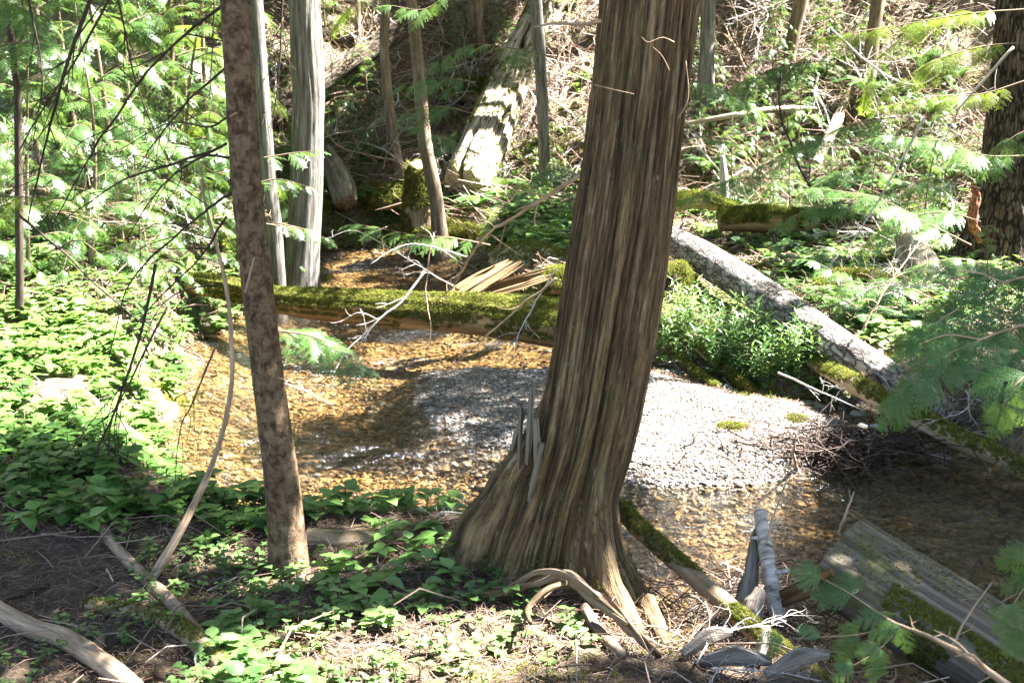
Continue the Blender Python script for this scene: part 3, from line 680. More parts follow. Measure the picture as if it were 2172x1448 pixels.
def canopy_t(seed):
    r = np.random.default_rng(seed); n = 340; a = r.uniform(0, 6.28, n); q = np.sqrt(r.random(n)) * .36
    P = np.stack([np.cos(a) * q, np.sin(a) * q, r.uniform(-.14, .14, n) - .3 * q], 1); az = a + r.normal(0, .6, n); l = r.uniform(.07, .14, n); w = r.uniform(.030, .052, n)
    D = np.stack([np.cos(az), np.sin(az), r.uniform(-.4, .2, n)], 1); D = nrm(D) * l[:, None]; S_ = nrm(np.cross(D, np.array([r.normal(0, .3, n), r.normal(0, .3, n), np.ones(n)]).T)) * w[:, None] * .5
    V = np.stack([P, P + D * .4 + S_, P + D, P + D * .4 - S_], 1).reshape(-1, 3)
    return V, np.arange(len(V)).reshape(-1, 4), np.zeros((0, 3), int), np.repeat(r.random(n), 4)
CANO = [canopy_t(s) for s in range(4)]
sp = .40
cgx, cgy = np.meshgrid(np.arange(-8.5, 8.5, sp), np.arange(1.2, 19.5, sp)); cg = np.stack([cgx.ravel(), cgy.ravel()], 1); cg = cg + rng.uniform(-.13, .13, cg.shape)
keepc = np.ones(len(cg), bool)
for cx_, cy_, rx, ry, pr in LIT:
    dd_ = ((cg[:, 0] - cx_) / (rx + .22 + .22 * (cy_ > 7.5))) ** 2 + ((cg[:, 1] - cy_) / (ry + .22 + .22 * (cy_ > 7.5))) ** 2
    keepc &= ~((dd_ < 1) & (rng.random(len(cg)) < pr))
keepc &= rng.random(len(cg)) > .08
# open forest light in the outer field
cg = cg[keepc]
_g0 = np.column_stack([cg, np.zeros(len(cg))]); _px = project(_g0)[0]
deep = (cg[:, 1] < 4.7) | ((cg[:, 1] > 11.5) & (_px > 540) & (_px < 1000)) | ((cg[:, 1] > 4.5) & (cg[:, 1] < 7) & (_px > 1900))
cg = np.vstack([cg, cg[deep] + rng.uniform(-.2, .2, (deep.sum(), 2)) * .7])  # second unseen clump layer added to deepen shade in these areas
hgt = rng.uniform(4.2, 8.0, len(cg)); pos = np.column_stack([cg[:, 0] + SUN[0] / SUN[2] * hgt, cg[:, 1] + SUN[1] / SUN[2] * hgt, hgt])
minz = np.maximum(CAMZ + .075 * pos[:, 1] + .9, H(pos[:, 0], pos[:, 1], False) + 1.2)
bad = pos[:, 2] < minz; hgt = np.where(bad, minz + rng.uniform(0, 1.5, len(hgt)), hgt)
pos = np.column_stack([cg[:, 0] + SUN[0] / SUN[2] * hgt, cg[:, 1] + SUN[1] / SUN[2] * hgt, hgt])
tx = np.array([[a[0], a[1]] for a in TREES]); near = np.argmin(((pos[:, None, :2] - tx[None]) ** 2).sum(2), 1)
for ti, (x, y, rt, C_, _) in enumerate(TREES):
    m = near == ti
    if not m.any(): continue
    pp = pos[m]; b_ = Buf(); wb = Buf(); az = np.arctan2(pp[:, 1] - y, pp[:, 0] - x)
    for k in range(4):
        q = np.arange(len(pp)) % 4 == k
        if q.any(): scatter(b_, CANO[k], rotz(az[q], rng.uniform(.9, 1.15, q.sum()), .15), pp[q], rng.random(q.sum()))
    child_local(rt, b_, 'crown', M_CANOPY, smooth=False)  # unseen foliage clumps added along the sun rays to block sunlight
    for q in range(0, len(pp), 3):
        e = pp[q]; zz = max(e[2] - .5, C_[0][2] + 1); c0 = C_[np.argmin(abs(C_[:, 2] - zz))]
        V, f4, f3, tc = tube([c0, (c0 + e) / 2 + [0, 0, .15], e], [.022, .012, .004], 4, 7); wb.add(V, f4, None, .5, tc)
    child_local(rt, wb, 'limb', M_BROWN)
# ------------------------------------------------------------------ logs and branches
def surf_moss(buf, V, f4, n, size, thr=.55, nzmin=.0, fs=4.0):
    a, b2, c, d = V[f4[:, 0]], V[f4[:, 1]], V[f4[:, 2]], V[f4[:, 3]]
    nn = np.cross(c - a, d - b2); ar = np.linalg.norm(nn, axis=1); nn = nn / (ar[:, None] + 1e-12)
    k = rng.choice(len(f4), n * 3, p=ar / ar.sum()); u, v = rng.random((2, len(k), 1))
    P = (a[k] * (1 - u) + b2[k] * u) * (1 - v) + (d[k] * (1 - u) + c[k] * u) * v; nn = nn[k]
    m = (fbm(P[:, 0] * fs, P[:, 1] * fs, P[:, 2] * fs, 3) + .18 * nn[:, 2] > thr) & (nn[:, 2] > nzmin); P, nn = P[m][:n], nn[m][:n]
    az = rng.normal(0, 1, (len(P), 3)); d_ = nrm(np.cross(nn, az))
    for q in range(4):
        mm = np.arange(len(P)) % 4 == q
        if mm.any(): scatter(buf, MOSST[q], frames(d_[mm], nn[mm], rng.uniform(.6, 1.3, mm.sum()) * size), P[mm], rng.random(mm.sum()))
def splinter_log(label, a, c, r, n=16):
    rt = empty('broken_log', a, label, 'log'); b_ = Buf(); ax_ = nrm(np.array(c) - a); L = np.linalg.norm(np.array(c) - a); s1 = nrm(np.cross(ax_, [0, 0, 1.])); s2 = np.cross(s1, ax_)
    for k in range(n):
        q = rng.uniform(0, 6.28); rr = r * rng.uniform(.1, 1) ** .5; o = s1 * math.cos(q) * rr * 1.25 + s2 * math.sin(q) * rr * .7; l0, l1 = rng.uniform(-.08, .12) * L, L * rng.uniform(.6, 1.12); w = r * rng.uniform(.22, .42)
        V, f4, f3, tc = tube([a + o + ax_ * l0, a + o * 1.05 + ax_ * (l0 + l1) / 2, a + o * .9 + ax_ * l1], [w * .5, w, w, w * .8, w * .15], 7, 30, disp=ridges(2, w * .5, 1.5), flat=.6, up0=rng.normal(0, 1, 3)); b_.add(V, f4, f3, .5, tc + [k, k * 2, k])
    child_local(rt, b_, 'log_trunk', M_ROT, smooth=False); return rt
def log(name, label, pts, rad, m, cat='log', seg=28, n=80, disp=None, flat=1.0, moss=0, msize=.03, mthr=.5, stubs=(), group=None, smooth=True, lift=True, nzmin=0.0):
    w = np.asarray(pts) if isinstance(pts, np.ndarray) else W3(pts)
    rad = list(np.atleast_1d(rad))
    base = w[0].copy()
    root = empty(name, base, label, cat, group)
    if disp is None: r_ = max(rad); k_ = ridges(5, r_ * .12, .6); l_ = lumpy(1.2, r_ * .12, 2.0 / max(.3, r_ * 6)); disp = lambda TH, SS, RR: k_(TH, SS, RR) + l_(TH, SS, RR)
    V, f4, f3, tc = tube(w, rad, seg, n, disp=disp, flat=flat); b_ = Buf(); b_.add(V, f4, f3, .5, tc); child_local(root, b_, 'log_trunk' if cat == 'log' else 'stem', m, smooth)
    C = spline(w, n)
    for f, d, L, r in stubs:
        c = C[int(f * (n - 1))]; d = np.array(d, float); d /= np.linalg.norm(d); b_ = Buf()
        V2, g4, g3, tc = tube([c, c + d * L * .5 + rng.normal(0, .01, 3), c + d * L], [r, r * .85, r * .5], 8, 10, disp=lumpy(1.5, r * .2, 20)); b_.add(V2, g4, g3, .5, tc); child_local(root, b_, 'branch_stub', m)
    if moss:
        b_ = Buf(); surf_moss(b_, V, f4, moss, msize, mthr, nzmin); child_local(root, b_, 'moss', M_MOSS, smooth=False)
    return root
log('mossy_log', 'moss covered log lying across the creek behind both trunks', [(330, 590, 10.0), (480, 612, 9.7), (600, 638, 9.4), (760, 652, 9.2), (880, 660, 9.1), (1040, 670, 9.0), (1200, 690, 8.9), (1330, 700, 8.9)], [.07, .095, .10, .12, .135, .155, .175, .18], M_MOSSLOG,
    seg=48, n=200, moss=16000, msize=.026, mthr=.36, nzmin=-.45, stubs=((.62, (.1, -.6, -.5), .12, .012), (.78, (.2, -.7, .3), .16, .012)))
splinter_log('splintered brown log end pointing up beside the creek mossy log', at_y(940, 645, 9.3), at_y(1088, 556, 9.8), .085)
splinter_log('lower splintered golden brown log piece resting on mossy log', at_y(1030, 620, 9.5), at_y(1172, 577, 9.8), .06)
log('fallen_log', 'fallen log with cracked grey plated bark sloping down to right bank', [(1405, 500, 10.4), (1480, 540, 9.9), (1560, 590, 9.3), (1680, 668, 8.4), (1790, 745, 7.7), (1900, 815, 7.2), (2010, 880, 6.8)], [.105, .13, .135, .125, .12, .11, .10], M_PLATE, seg=64, n=260,
    disp=lambda TH, SS, RR: .008 * (fbm(np.cos(TH) * 5, np.sin(TH) * 5, SS * 9, 3) - .5), stubs=((.06, (.3, -.2, .8), .20, .016), (.05, (-.6, -.2, .6), .14, .02), (.33, (.9, .1, .6), .16, .012), (.45, (.2, -.9, -.1), .1, .012)))
log('long_thin_log', 'long thin mossy log slanting down bank to the creek under green boughs', [(1640, 712, None), (1720, 768, None), (1830, 826, 7.0), (1950, 890, 6.5), (2050, 940, 6.2), (2200, 1010, 5.8)], [.05, .055, .055, .052, .05, .04], M_HALFMOSS, seg=24, n=140, moss=2500, msize=.028, mthr=.52)
log('mossy_pole', 'short bright green mossy pole lying down onto gravel bar', W3([(1478, 745, None), (1530, 790, None), (1592, 838, None)]) + [0, 0, .035], [.035, .035, .025], M_MOSSLOG, seg=16, n=50, moss=1800, msize=.026, mthr=.35)
log('mossy_pole', 'smaller mossy pole left of the other where plants meet gravel', W3([(1440, 768, None), (1480, 800, None), (1520, 828, None)]) + [0, 0, .025], [.025, .028, .02], M_MOSSLOG, seg=14, n=40, moss=1000, msize=.024, mthr=.35)
log('old_mossy_log', 'straight moss capped log lying on the shaded green terrace', [(1525, 468, 13.2), (1620, 466, 13.2), (1760, 474, 13.2), (1850, 480, 13.2)], [.12, .14, .13, .10], M_MOSSLOG, moss=3500, msize=.05, mthr=.42)
log('mossy_log', 'yellow green mossy log right behind big cedar at slope foot', [(1400, 440, 13.6), (1480, 425, 13.8), (1560, 445, 13.9)], [.09, .10, .06], M_MOSSLOG, moss=1800, msize=.05, mthr=.45)
log('leaning_snag', 'bleached dead snag full of holes leaning up the far slope', [(985, 400, 15.2), (1030, 300, 15.9), (1075, 190, 16.8), (1120, 85, 17.6), (1150, 10, 18.4)], [.33, .36, .34, .28, .24], M_SNAG, cat='snag', seg=90, n=160, flat=.8,
    disp=lambda TH, SS, RR: ridges(4, .05, .12)(TH, SS, RR) + ridges(10, .03, .2)(TH, SS, RR) - .22 * (noise(np.cos(TH) * 3.5 + 2, np.sin(TH) * 3.5, SS * 2.6) > .80), moss=1500, msize=.05, mthr=.60)
log('dark_fallen_log', 'dark fallen log slanting up the far slope to right', [(560, 262, 15.4), (640, 205, 15.9), (720, 150, 16.3), (810, 95, 16.8), (900, 30, 17.4)], [.13, .14, .13, .12, .11], M_FIR, seg=30, n=90)
log('pale_fallen_log', 'sun bleached pale log lying up the bright right slope', [(1730, 350, 15.6), (1768, 270, 16.2), (1800, 200, 16.9), (1850, 110, 17.8)], [.055, .07, .05, .02], M_SNAG, seg=18, disp=lumpy(2, .03, 3))
log('pale_fallen_log', 'horizontal pale branch log crossing slope right of big cedar', [(1450, 262, 15.4), (1560, 245, 15.4), (1650, 232, 15.5), (1730, 230, 15.8)], [.02, .035, .04, .02], M_SNAG, seg=14, disp=lumpy(2, .015, 4))
log('fallen_log', 'dark curved log chunk beside the foot of grey cedar', [(735, 430, 14.8), (725, 390, 15.0), (700, 340, 15.3), (690, 320, 15.5)], [.14, .16, .13, .09], M_BROWN, seg=30, disp=ridges(3, .06, .4))
log('grey_fallen_log', 'grey weathered log lying behind green boughs below bright stump', [(1700, 745, 8.6), (1800, 725, 8.9), (1900, 670, 9.6), (1990, 600, 10.4)], [.09, .11, .12, .10], M_WEATHER, seg=26)
log('pale_stump', 'sunlit broken pale stump chunk under boughs on right bank', [(1985, 640, 10.2), (1960, 590, 10.5), (1935, 530, 10.9), (1915, 470, 11.4)], [.20, .17, .13, .06], M_SNAG, cat='stump', seg=40, n=60, disp=lumpy(2, .07, 4))
# stump
def stump(label, px_, py0, py1, w, y, m, moss):
    a = at_y(px_, py0, y); c = at_y(px_, py1, y); r = mpx(w, y) / 2
    rt = empty('mossy_stump', a, label, 'stump'); k_ = ridges(4, r * .16, .8)
    V, f4, f3, tc = tube([a - [0, 0, .15], (a + c) / 2, c], [r * 1.15, r, r * .9], 44, 40, disp=lambda TH, SS, RR: k_(TH, SS, RR) + r * .12 * (noise(np.cos(TH) * 2, np.sin(TH) * 2, 4) - .5))
    top = V[:, 2] > c[2] - .10; V[top, 2] += (noise(V[top, 0] * 14, V[top, 1] * 14, 1) - .5) * .16
    b_ = Buf(); b_.add(V, f4, f3, .5, tc); child_local(rt, b_, 'stump_wood', m)
    b_ = Buf(); surf_moss(b_, V, f4, moss, .05, .5); child_local(rt, b_, 'moss', M_MOSS, smooth=False)
stump('round mossy stump on far bank behind crooked slender tree', 893, 475, 348, 70, 14.5, M_HALFMOSS, 2200)
# moss mounds
def mound(name, label, c, r, m=M_MOSSLOG, moss=3000, ms=.04, cat='mound', thr=.3):
    th = np.linspace(0, 2 * np.pi, 48, endpoint=False); ph = np.linspace(-.5, np.pi / 2, 24); TH, PH = np.meshgrid(th, ph)
    D = np.stack([np.cos(TH) * np.cos(PH), np.sin(TH) * np.cos(PH), np.sin(PH)], -1).reshape(-1, 3)
    V = D * np.array(r) * (1 + .5 * (fbm(D[:, 0] * 2 + c[0], D[:, 1] * 2, D[:, 2] * 2, 3) - .5))[:, None] + c
    i = np.arange(23)[:, None] * 48; j = np.arange(48)[None]; j2 = (j + 1) % 48; f4 = np.stack([i + j, i + j2, i + 48 + j2, i + 48 + j], -1).reshape(-1, 4)
    rt = empty(name, c, label, cat); b_ = Buf(); b_.add(V, f4, None, .5); child_local(rt, b_, 'body', m)
    b_ = Buf(); surf_moss(b_, V, f4, moss, ms, thr); child_local(rt, b_, 'moss', M_MOSS, smooth=False)
mound('mossy_rootwad', 'dark mossy root mass under upper end of plated fallen log', at_y(1425, 640, 9.6), (.22, .26, .30), M_FIR, 1500, .035, 'rootwad', .58)
mound('mossy_boulder', 'mossy boulder in creek just behind the splintered logs', at_y(1120, 550, 10.9), (.36, .3, .14), M_SNAG, 1200, .035, 'boulder', .5)
mound('mossy_boulder', 'green mossy boulder right of splintered logs against big cedar', at_y(1190, 600, 9.9), (.16, .2, .12), moss=1500, ms=.035, cat='boulder')
for px_, py_, r, lab in ((1075, 420, .5, 'mossy hummock at the foot of leaning snag'), (840, 425, .45, 'bright mossy hummock left of the round stump'), (960, 500, .4, 'dark mossy hummock on far creek edge under crooked tree'), (1010, 200, .5, 'mossy hummock high beside left edge of bleached snag'),
                         (640, 590, .3, 'dark mossy hummock at left foot of grey cedar'), (1820, 620, .4, 'mossy hummock in shade among branches on right terrace')):
    p = ground(px_, py_); mound('moss_hummock', lab, p, (r, r * .8, r * .42), moss=2400, ms=.05, cat='hummock', thr=.33)
for i_, (px_, py_) in enumerate(((1555, 907), (1690, 890))):
    p = ground(px_, py_); mound('moss_clump', ('small green moss clump alone on the sunlit gravel', 'tiny moss clump near right end of gravel bar')[i_], p, (.09 - .03 * i_, .07, .02), moss=500, ms=.02, cat='moss', thr=.2)

# big weathered plank log, bottom right
p0, p1, p2 = at_y(1830, 1096, 4.15), at_y(1745, 1178, 3.75), at_y(2330, 1400, 3.45)
ax = nrm(p2 - p0); sd = p1 - p0; a0 = sd @ ax; Lp = np.linalg.norm(p2 - p0) * 1.15; sd = sd - ax * (sd @ ax); nr_ = nrm(np.cross(sd, ax)); nr_ = nr_ if nr_[2] > 0 else -nr_
sdn = nrm(sd); wp = np.linalg.norm(sd); nu, npf = 150, 64
prof_ = [];
for q in np.linspace(0, 1, npf, endpoint=False):     # rounded half-log section: flat top, deep round belly
    if q < .42: f = q / .42; prof_.append((f * wp, .012 * math.sin(f * 3.14)))
    else: f = (q - .42) / .58; a_ = f * math.pi; prof_.append((wp / 2 + wp / 2 * math.cos(a_), -.22 * math.sin(a_) ** .7))
prof_ = np.array(prof_); us = np.linspace(0, Lp, nu)
V = p0 + us[:, None, None] * ax + prof_[None, :, :1] * sdn + prof_[None, :, 1:] * nr_
nzv = ridges(1, 1, 1); qn = noise(prof_[None, :, 0] * 60, prof_[None, :, 1] * 60, us[:, None] * 1.3) - .5; qn2 = noise(prof_[None, :, 0] * 18, prof_[None, :, 1] * 18 + 3, us[:, None] * 2.0) - .5
V = V + (qn * .004 + qn2 * .010)[..., None] * nr_; V[0] += (rng.normal(0, .006, (npf, 1))) * ax
gap = np.exp(-((prof_[:, 0] - wp * .62) / .006) ** 2) * (prof_[:, 1] >= 0); V = V - gap[None, :, None] * nr_ * .03
V = V + (a0 * prof_[None, :, 0] / wp)[..., None] * ax
V = V.reshape(-1, 3); tcp = np.stack([np.broadcast_to(prof_[None, :, 0], (nu, npf)), np.broadcast_to(prof_[None, :, 1], (nu, npf)), np.broadcast_to(us[:, None], (nu, npf))], -1).reshape(-1, 3)
i = np.arange(nu - 1)[:, None] * npf; j = np.arange(npf)[None]; j2 = (j + 1) % npf; f4 = np.stack([i + j, i + j2, i + npf + j2, i + npf + j], -1).reshape(-1, 4)
V = np.vstack([V, V[:npf].mean(0), V[-npf:].mean(0)]); tcp = np.vstack([tcp, tcp[:2] * 0]); a_ = np.arange(npf); n0 = nu * npf
f3 = np.vstack([np.stack([np.full(npf, n0), (a_ + 1) % npf, a_], 1), np.stack([np.full(npf, n0 + 1), (nu - 1) * npf + a_, (nu - 1) * npf + (a_ + 1) % npf], 1)])
pl = empty('weathered_log', p0, 'large split grey weathered log with flat top jutting over creek at bottom right', 'log'); b_ = Buf(); b_.add(V, f4, f3, .5, tcp); child_local(pl, b_, 'log_trunk', M_OLD)
b_ = Buf(); fr_ = f4[(tcp[f4[:, 0], 0] > wp * .72) & (tcp[f4[:, 0], 2] > .25)]; surf_moss(b_, V, fr_, 3800, .013, .50, -1, 9); surf_moss(b_, V, f4, 1500, .009, .66, .2, 6); child_local(pl, b_, 'moss', M_MOSS, smooth=False)
for (xa, ya, xb, yb, r, lab) in ((1655, 1262, 1765, 1212, .016, 'upper pale split wood splinter under the large grey log'), (1650, 1285, 1735, 1250, .014, 'lower pale split wood splinter under the large grey log')):
    log('wood_splinter', lab, W3([(xa, ya, 3.8), (xb, yb, 3.62)]), [r, r], M_ROT, cat='splinter', seg=6, n=10, flat=.5, smooth=False)
log('white_log', 'upright white barked dead stem with peeling bands by creek', [(1652, 1325, 3.75), (1636, 1230, 3.85), (1622, 1150, 3.95), (1613, 1085, 4.05)], [.027, .026, .024, .023], M_BIRCH, seg=24, disp=lumpy(2, .004, 12), stubs=((.38, (.9, -.3, .35), .07, .012), (.72, (-.8, -.2, .1), .05, .010)))
log('white_log', 'shorter pale shaggy stem left of the upright white one', [(1575, 1300, 3.8), (1590, 1230, 3.9), (1600, 1160, 3.98), (1604, 1120, 4.0)], [.034, .028, .020, .006], M_WEATHER, seg=20, disp=lumpy(2, .016, 10), smooth=False)
log('rotten_chunk', 'grey insect pitted wood chunk at foot of white stem', [(1590, 1330, 3.62), (1598, 1290, 3.68), (1612, 1255, 3.72)], [.05, .055, .03], M_WEATHER, seg=20, flat=.6, disp=lumpy(2.5, .02, 12))
log('leaning_log', 'mossy pole running from behind big cedar down to bottom right', [(1320, 1075, 4.2), (1345, 1110, 4.1), (1480, 1230, 3.8), (1600, 1335, 3.5), (1680, 1400, 3.3), (1790, 1500, 3.05)], [.030, .032, .033, .033, .032, .030], M_HALFMOSS, seg=28, n=150, moss=2400, msize=.014, mthr=.56)
log('broken_log', 'short rotting log lying behind the slim brown trunk', [(650, 1140, 4.15), (740, 1148, 4.15), (860, 1135, 4.25)], [.035, .04, .03], M_HALFMOSS, seg=20, n=50)
for pp, rr, lab, m in (([(120, 985, None), (190, 1085, None), (240, 1160, None), (310, 1235, None), (370, 1290, None), (425, 1360, None)], [.010, .018, .020, .021, .022, .022], 'pale dead pole slanting down through leaves to bottom left', M_STICK),
                       ([(180, 1295, None), (290, 1310, None), (380, 1352, None), (450, 1405, None), (510, 1470, None)], [.018, .026, .028, .028, .026], 'curved mossy stick with sunlit stretch at bottom left', M_HALFMOSS),
                       ([(-40, 1290, None), (60, 1345, None), (150, 1380, None), (260, 1455, None), (300, 1500, None)], [.028, .030, .030, .028, .026], 'thick smooth dead branch crossing the bottom left corner', M_STICK),
                       ([(-20, 1275, None), (50, 1262, None), (105, 1248, None)], [.010, .012, .008], 'small dark stick on the ground at left edge', M_DARK),
                       ([(880, 1000, None), (960, 1215, None), (985, 1300, None), (1000, 1350, None)][1:], [.008, .010, .006], 'slender pale stick pointing at camera left of the cedar', M_STICK),
                       ([(1240, 1300, None), (1270, 1350, None), (1320, 1400, None)], [.016, .02, .016], 'dark half buried stick below the arched root', M_BROWN)):
    w = W3(pp); w[:, 2] += rr[0] * .8; log('dead_stick', lab, w, rr, m, cat='stick', seg=14, n=70, disp=lumpy(1.5, .004, 14), moss=500 if m is M_HALFMOSS else 0, msize=.016)

for k, (a_, b2_, L, an, lab) in enumerate(((1500, 1395, .16, .4, 'grey bark slab in log jam nearest big cedar root'), (1560, 1440, .2, -.5, 'purplish wood chunk at bottom of log jam'), (1620, 1400, .14, 1.2, 'short broken wood chunk between pole and white stem'), (1470, 1330, .12, .9, 'small wood chip at water edge by cedar root'), (1690, 1440, .18, .2, 'dark wood chunk under the mossy pole end'))):
    p = ground(a_, b2_, .04); d = np.array([math.cos(an), math.sin(an), .25]) * L; log('wood_chunk', lab, np.array([p - d / 2, p + [0, 0, .02], p + d / 2]), [.018, .032, .012], M_WEATHER, cat='wood', seg=9, n=18, flat=.45, smooth=False, disp=lumpy(1.6, .009, 16))
# --- twiggy branches
def twig_mesh(buf, pts, r0, nside, sl, seg=6, sub=True, up=.2, rr_=None, spread=.8, wob=.006):
    r = rr_ or rng; pts = np.asarray(pts, float); C = spline(pts, 26); L = np.linalg.norm(pts[-1] - pts[0]); 
    C[1:-1] += r.normal(0, L * wob, (24, 3)); C[1:-1] = (C[:-2] + C[1:-1] + C[2:]) / 3
    V, f4, f3, tc = tube(C, [r0, r0 * .35], seg); buf.add(V, f4, f3, .5, tc); T = nrm(np.gradient(C, axis=0))
    for k in range(nside):
        f = r.uniform(.15, .97); i = int(f * 25); d = nrm(T[i] * r.uniform(.5, 1) + r.normal(0, spread, 3) * [1, .6, 1] + [0, 0, up]); l = sl * r.uniform(.4, 1.2) * (1.1 - .6 * f)
        q = [C[i], C[i] + d * l * .5 + r.normal(0, l * .06, 3), C[i] + d * l + r.normal(0, l * .12, 3) + [0, 0, -l * .1]]
        V, f4, f3, tc = tube(q, [r0 * (1 - .6 * f) * .55, r0 * .15], 4, 8, cap=False); buf.add(V, f4, None, .5, tc)
        if sub:
            for _ in range(2):
                o = q[1] + (q[2] - q[1]) * r.uniform(0, .8); d2 = nrm(d + r.normal(0, .7, 3)); V, f4, f3, tc = tube([o, o + d2 * l * .22 + r.normal(0, l * .03, 3), o + d2 * l * .4], [r0 * .22, r0 * .10], 3, 4, cap=False); buf.add(V, f4, None, .5, tc)
def twig(name, label, pts, r0, nside, sl, m, group=None, **kw):
    w = W3(pts); b_ = Buf(); twig_mesh(b_, w, r0, nside, sl, **kw); return tag(b_.make(name, m, origin=w[0]), label, 'branch', group)
for lab, pp, r0, ns, sl, m in (
    ('long grey dead branch arching down to the creek from big cedar', [(1232, 372, 7.2), (1120, 440, 7.5), (1030, 500, 7.8), (975, 590, 8.2), (925, 640, 8.6)], .013, 9, .28, M_STICK),
    ('thin straight dead branch reaching over pool toward gravel', [(1180, 590, 6.6), (1090, 660, 6.8), (1000, 745, 7.0), (890, 822, 7.1)], .007, 4, .12, M_STICK),
    ('forked white dead branch hanging in front of mossy log', [(900, 575, 8.0), (850, 640, 7.9), (790, 690, 7.7), (735, 745, 7.6), (700, 808, 7.5)], .009, 10, .30, M_PALE),
    ('kinked white twig with knobbly end above the mossy log', [(990, 545, 8.4), (900, 520, 8.3), (850, 522, 8.3), (785, 560, 8.2)], .007, 6, .22, M_PALE),
    ('hanging thin twig crossing the mossy log near middle', [(915, 520, 8.3), (905, 620, 8.3), (912, 700, 8.2), (900, 790, 8.1)], .006, 5, .18, M_STICK),
    ('short white forked twig dangling below right part of mossy log', [(1180, 570, 8.4), (1130, 650, 8.3), (1100, 710, 8.2), (1090, 770, 8.2)], .006, 6, .2, M_PALE),
    ('white twig lying out over the brown pool shallows', [(600, 812, 6.4), (650, 830, 6.4), (705, 858, 6.4)], .005, 2, .1, M_PALE),
    ('pale long twig rising from far creek bank to left', [(980, 620, 9.8), (850, 540, 10.2), (760, 490, 10.4), (690, 505, 10.5)], .007, 6, .25, M_PALE),
    ('white spindly twigs sprouting at pool edge left of cedar foot', [(900, 1130, 4.4), (930, 1105, 4.4), (935, 1085, 4.4), (1000, 1090, 4.4)], .004, 9, .12, M_PALE),
    ('thin crooked twig standing up from pool by gravel bar', [(1690, 1000, None), (1683, 960, 5.9), (1688, 918, 5.8)], .010, 2, .06, M_STICK),
    ('tall thin stick rising beside white stem', [(1610, 1200, 3.9), (1645, 1085, 3.95), (1665, 1030, 3.95), (1667, 980, 3.95)], .0045, 3, .06, M_STICK),
    ('forked pale twig standing behind the large grey log', [(1780, 1130, 4.1), (1795, 1085, 4.1), (1812, 1042, 4.1)], .0075, 4, .06, M_STICK),
    ('bare twig rising through large grey log moss', [(2020, 1370, 3.0), (2050, 1310, 3.0), (2100, 1240, 3.0)], .0045, 3, .08, M_STICK),
    ('thick pale foreground branch at bottom right carrying soft green sprays', [(2200, 1500, 2.0), (2080, 1410, 2.05), (1980, 1355, 2.1), (1880, 1312, 2.15)], .0085, 3, .12, M_STICK),
    ('white bare branch hanging through boughs down right side', [(1960, 250, 8.6), (1900, 360, 8.6), (1830, 480, 8.6), (1760, 560, 8.6)], .010, 8, .4, M_PALE),
    ('white forked branch near the right fir trunk', [(2150, 100, 9.0), (2060, 200, 9.0), (2020, 260, 9.1), (1985, 340, 9.1)], .010, 8, .4, M_PALE),
    ('pale arched branch over the right slope', [(1760, 60, 9.2), (1850, 140, 9.2), (1960, 180, 9.2), (2090, 60, 9.0)], .009, 8, .4, M_PALE),
    ('dark leaning dead sapling among right slope young conifers', [(1735, 435, 12.6), (1690, 340, 12.6), (1655, 240, 12.6), (1655, 150, 12.6)], .018, 14, .4, M_DARK),
    ('long thin twig slanting from right bank toward pool', [(1650, 790, 7.0), (1740, 830, 6.8), (1830, 870, 6.6)], .007, 5, .15, M_PALE),
    ('white twig stuck in gravel right of big cedar', [(1360, 775, 7.0), (1380, 800, 6.9), (1408, 835, 6.8)], .008, 2, .08, M_PALE),
    ('long leaning twig from bank up to the right boughs', [(1830, 700, 7.5), (1880, 610, 7.6), (1960, 500, 7.8)], .008, 6, .25, M_STICK)):
    twig('dead_branch', lab, pp, r0, ns, sl, m)
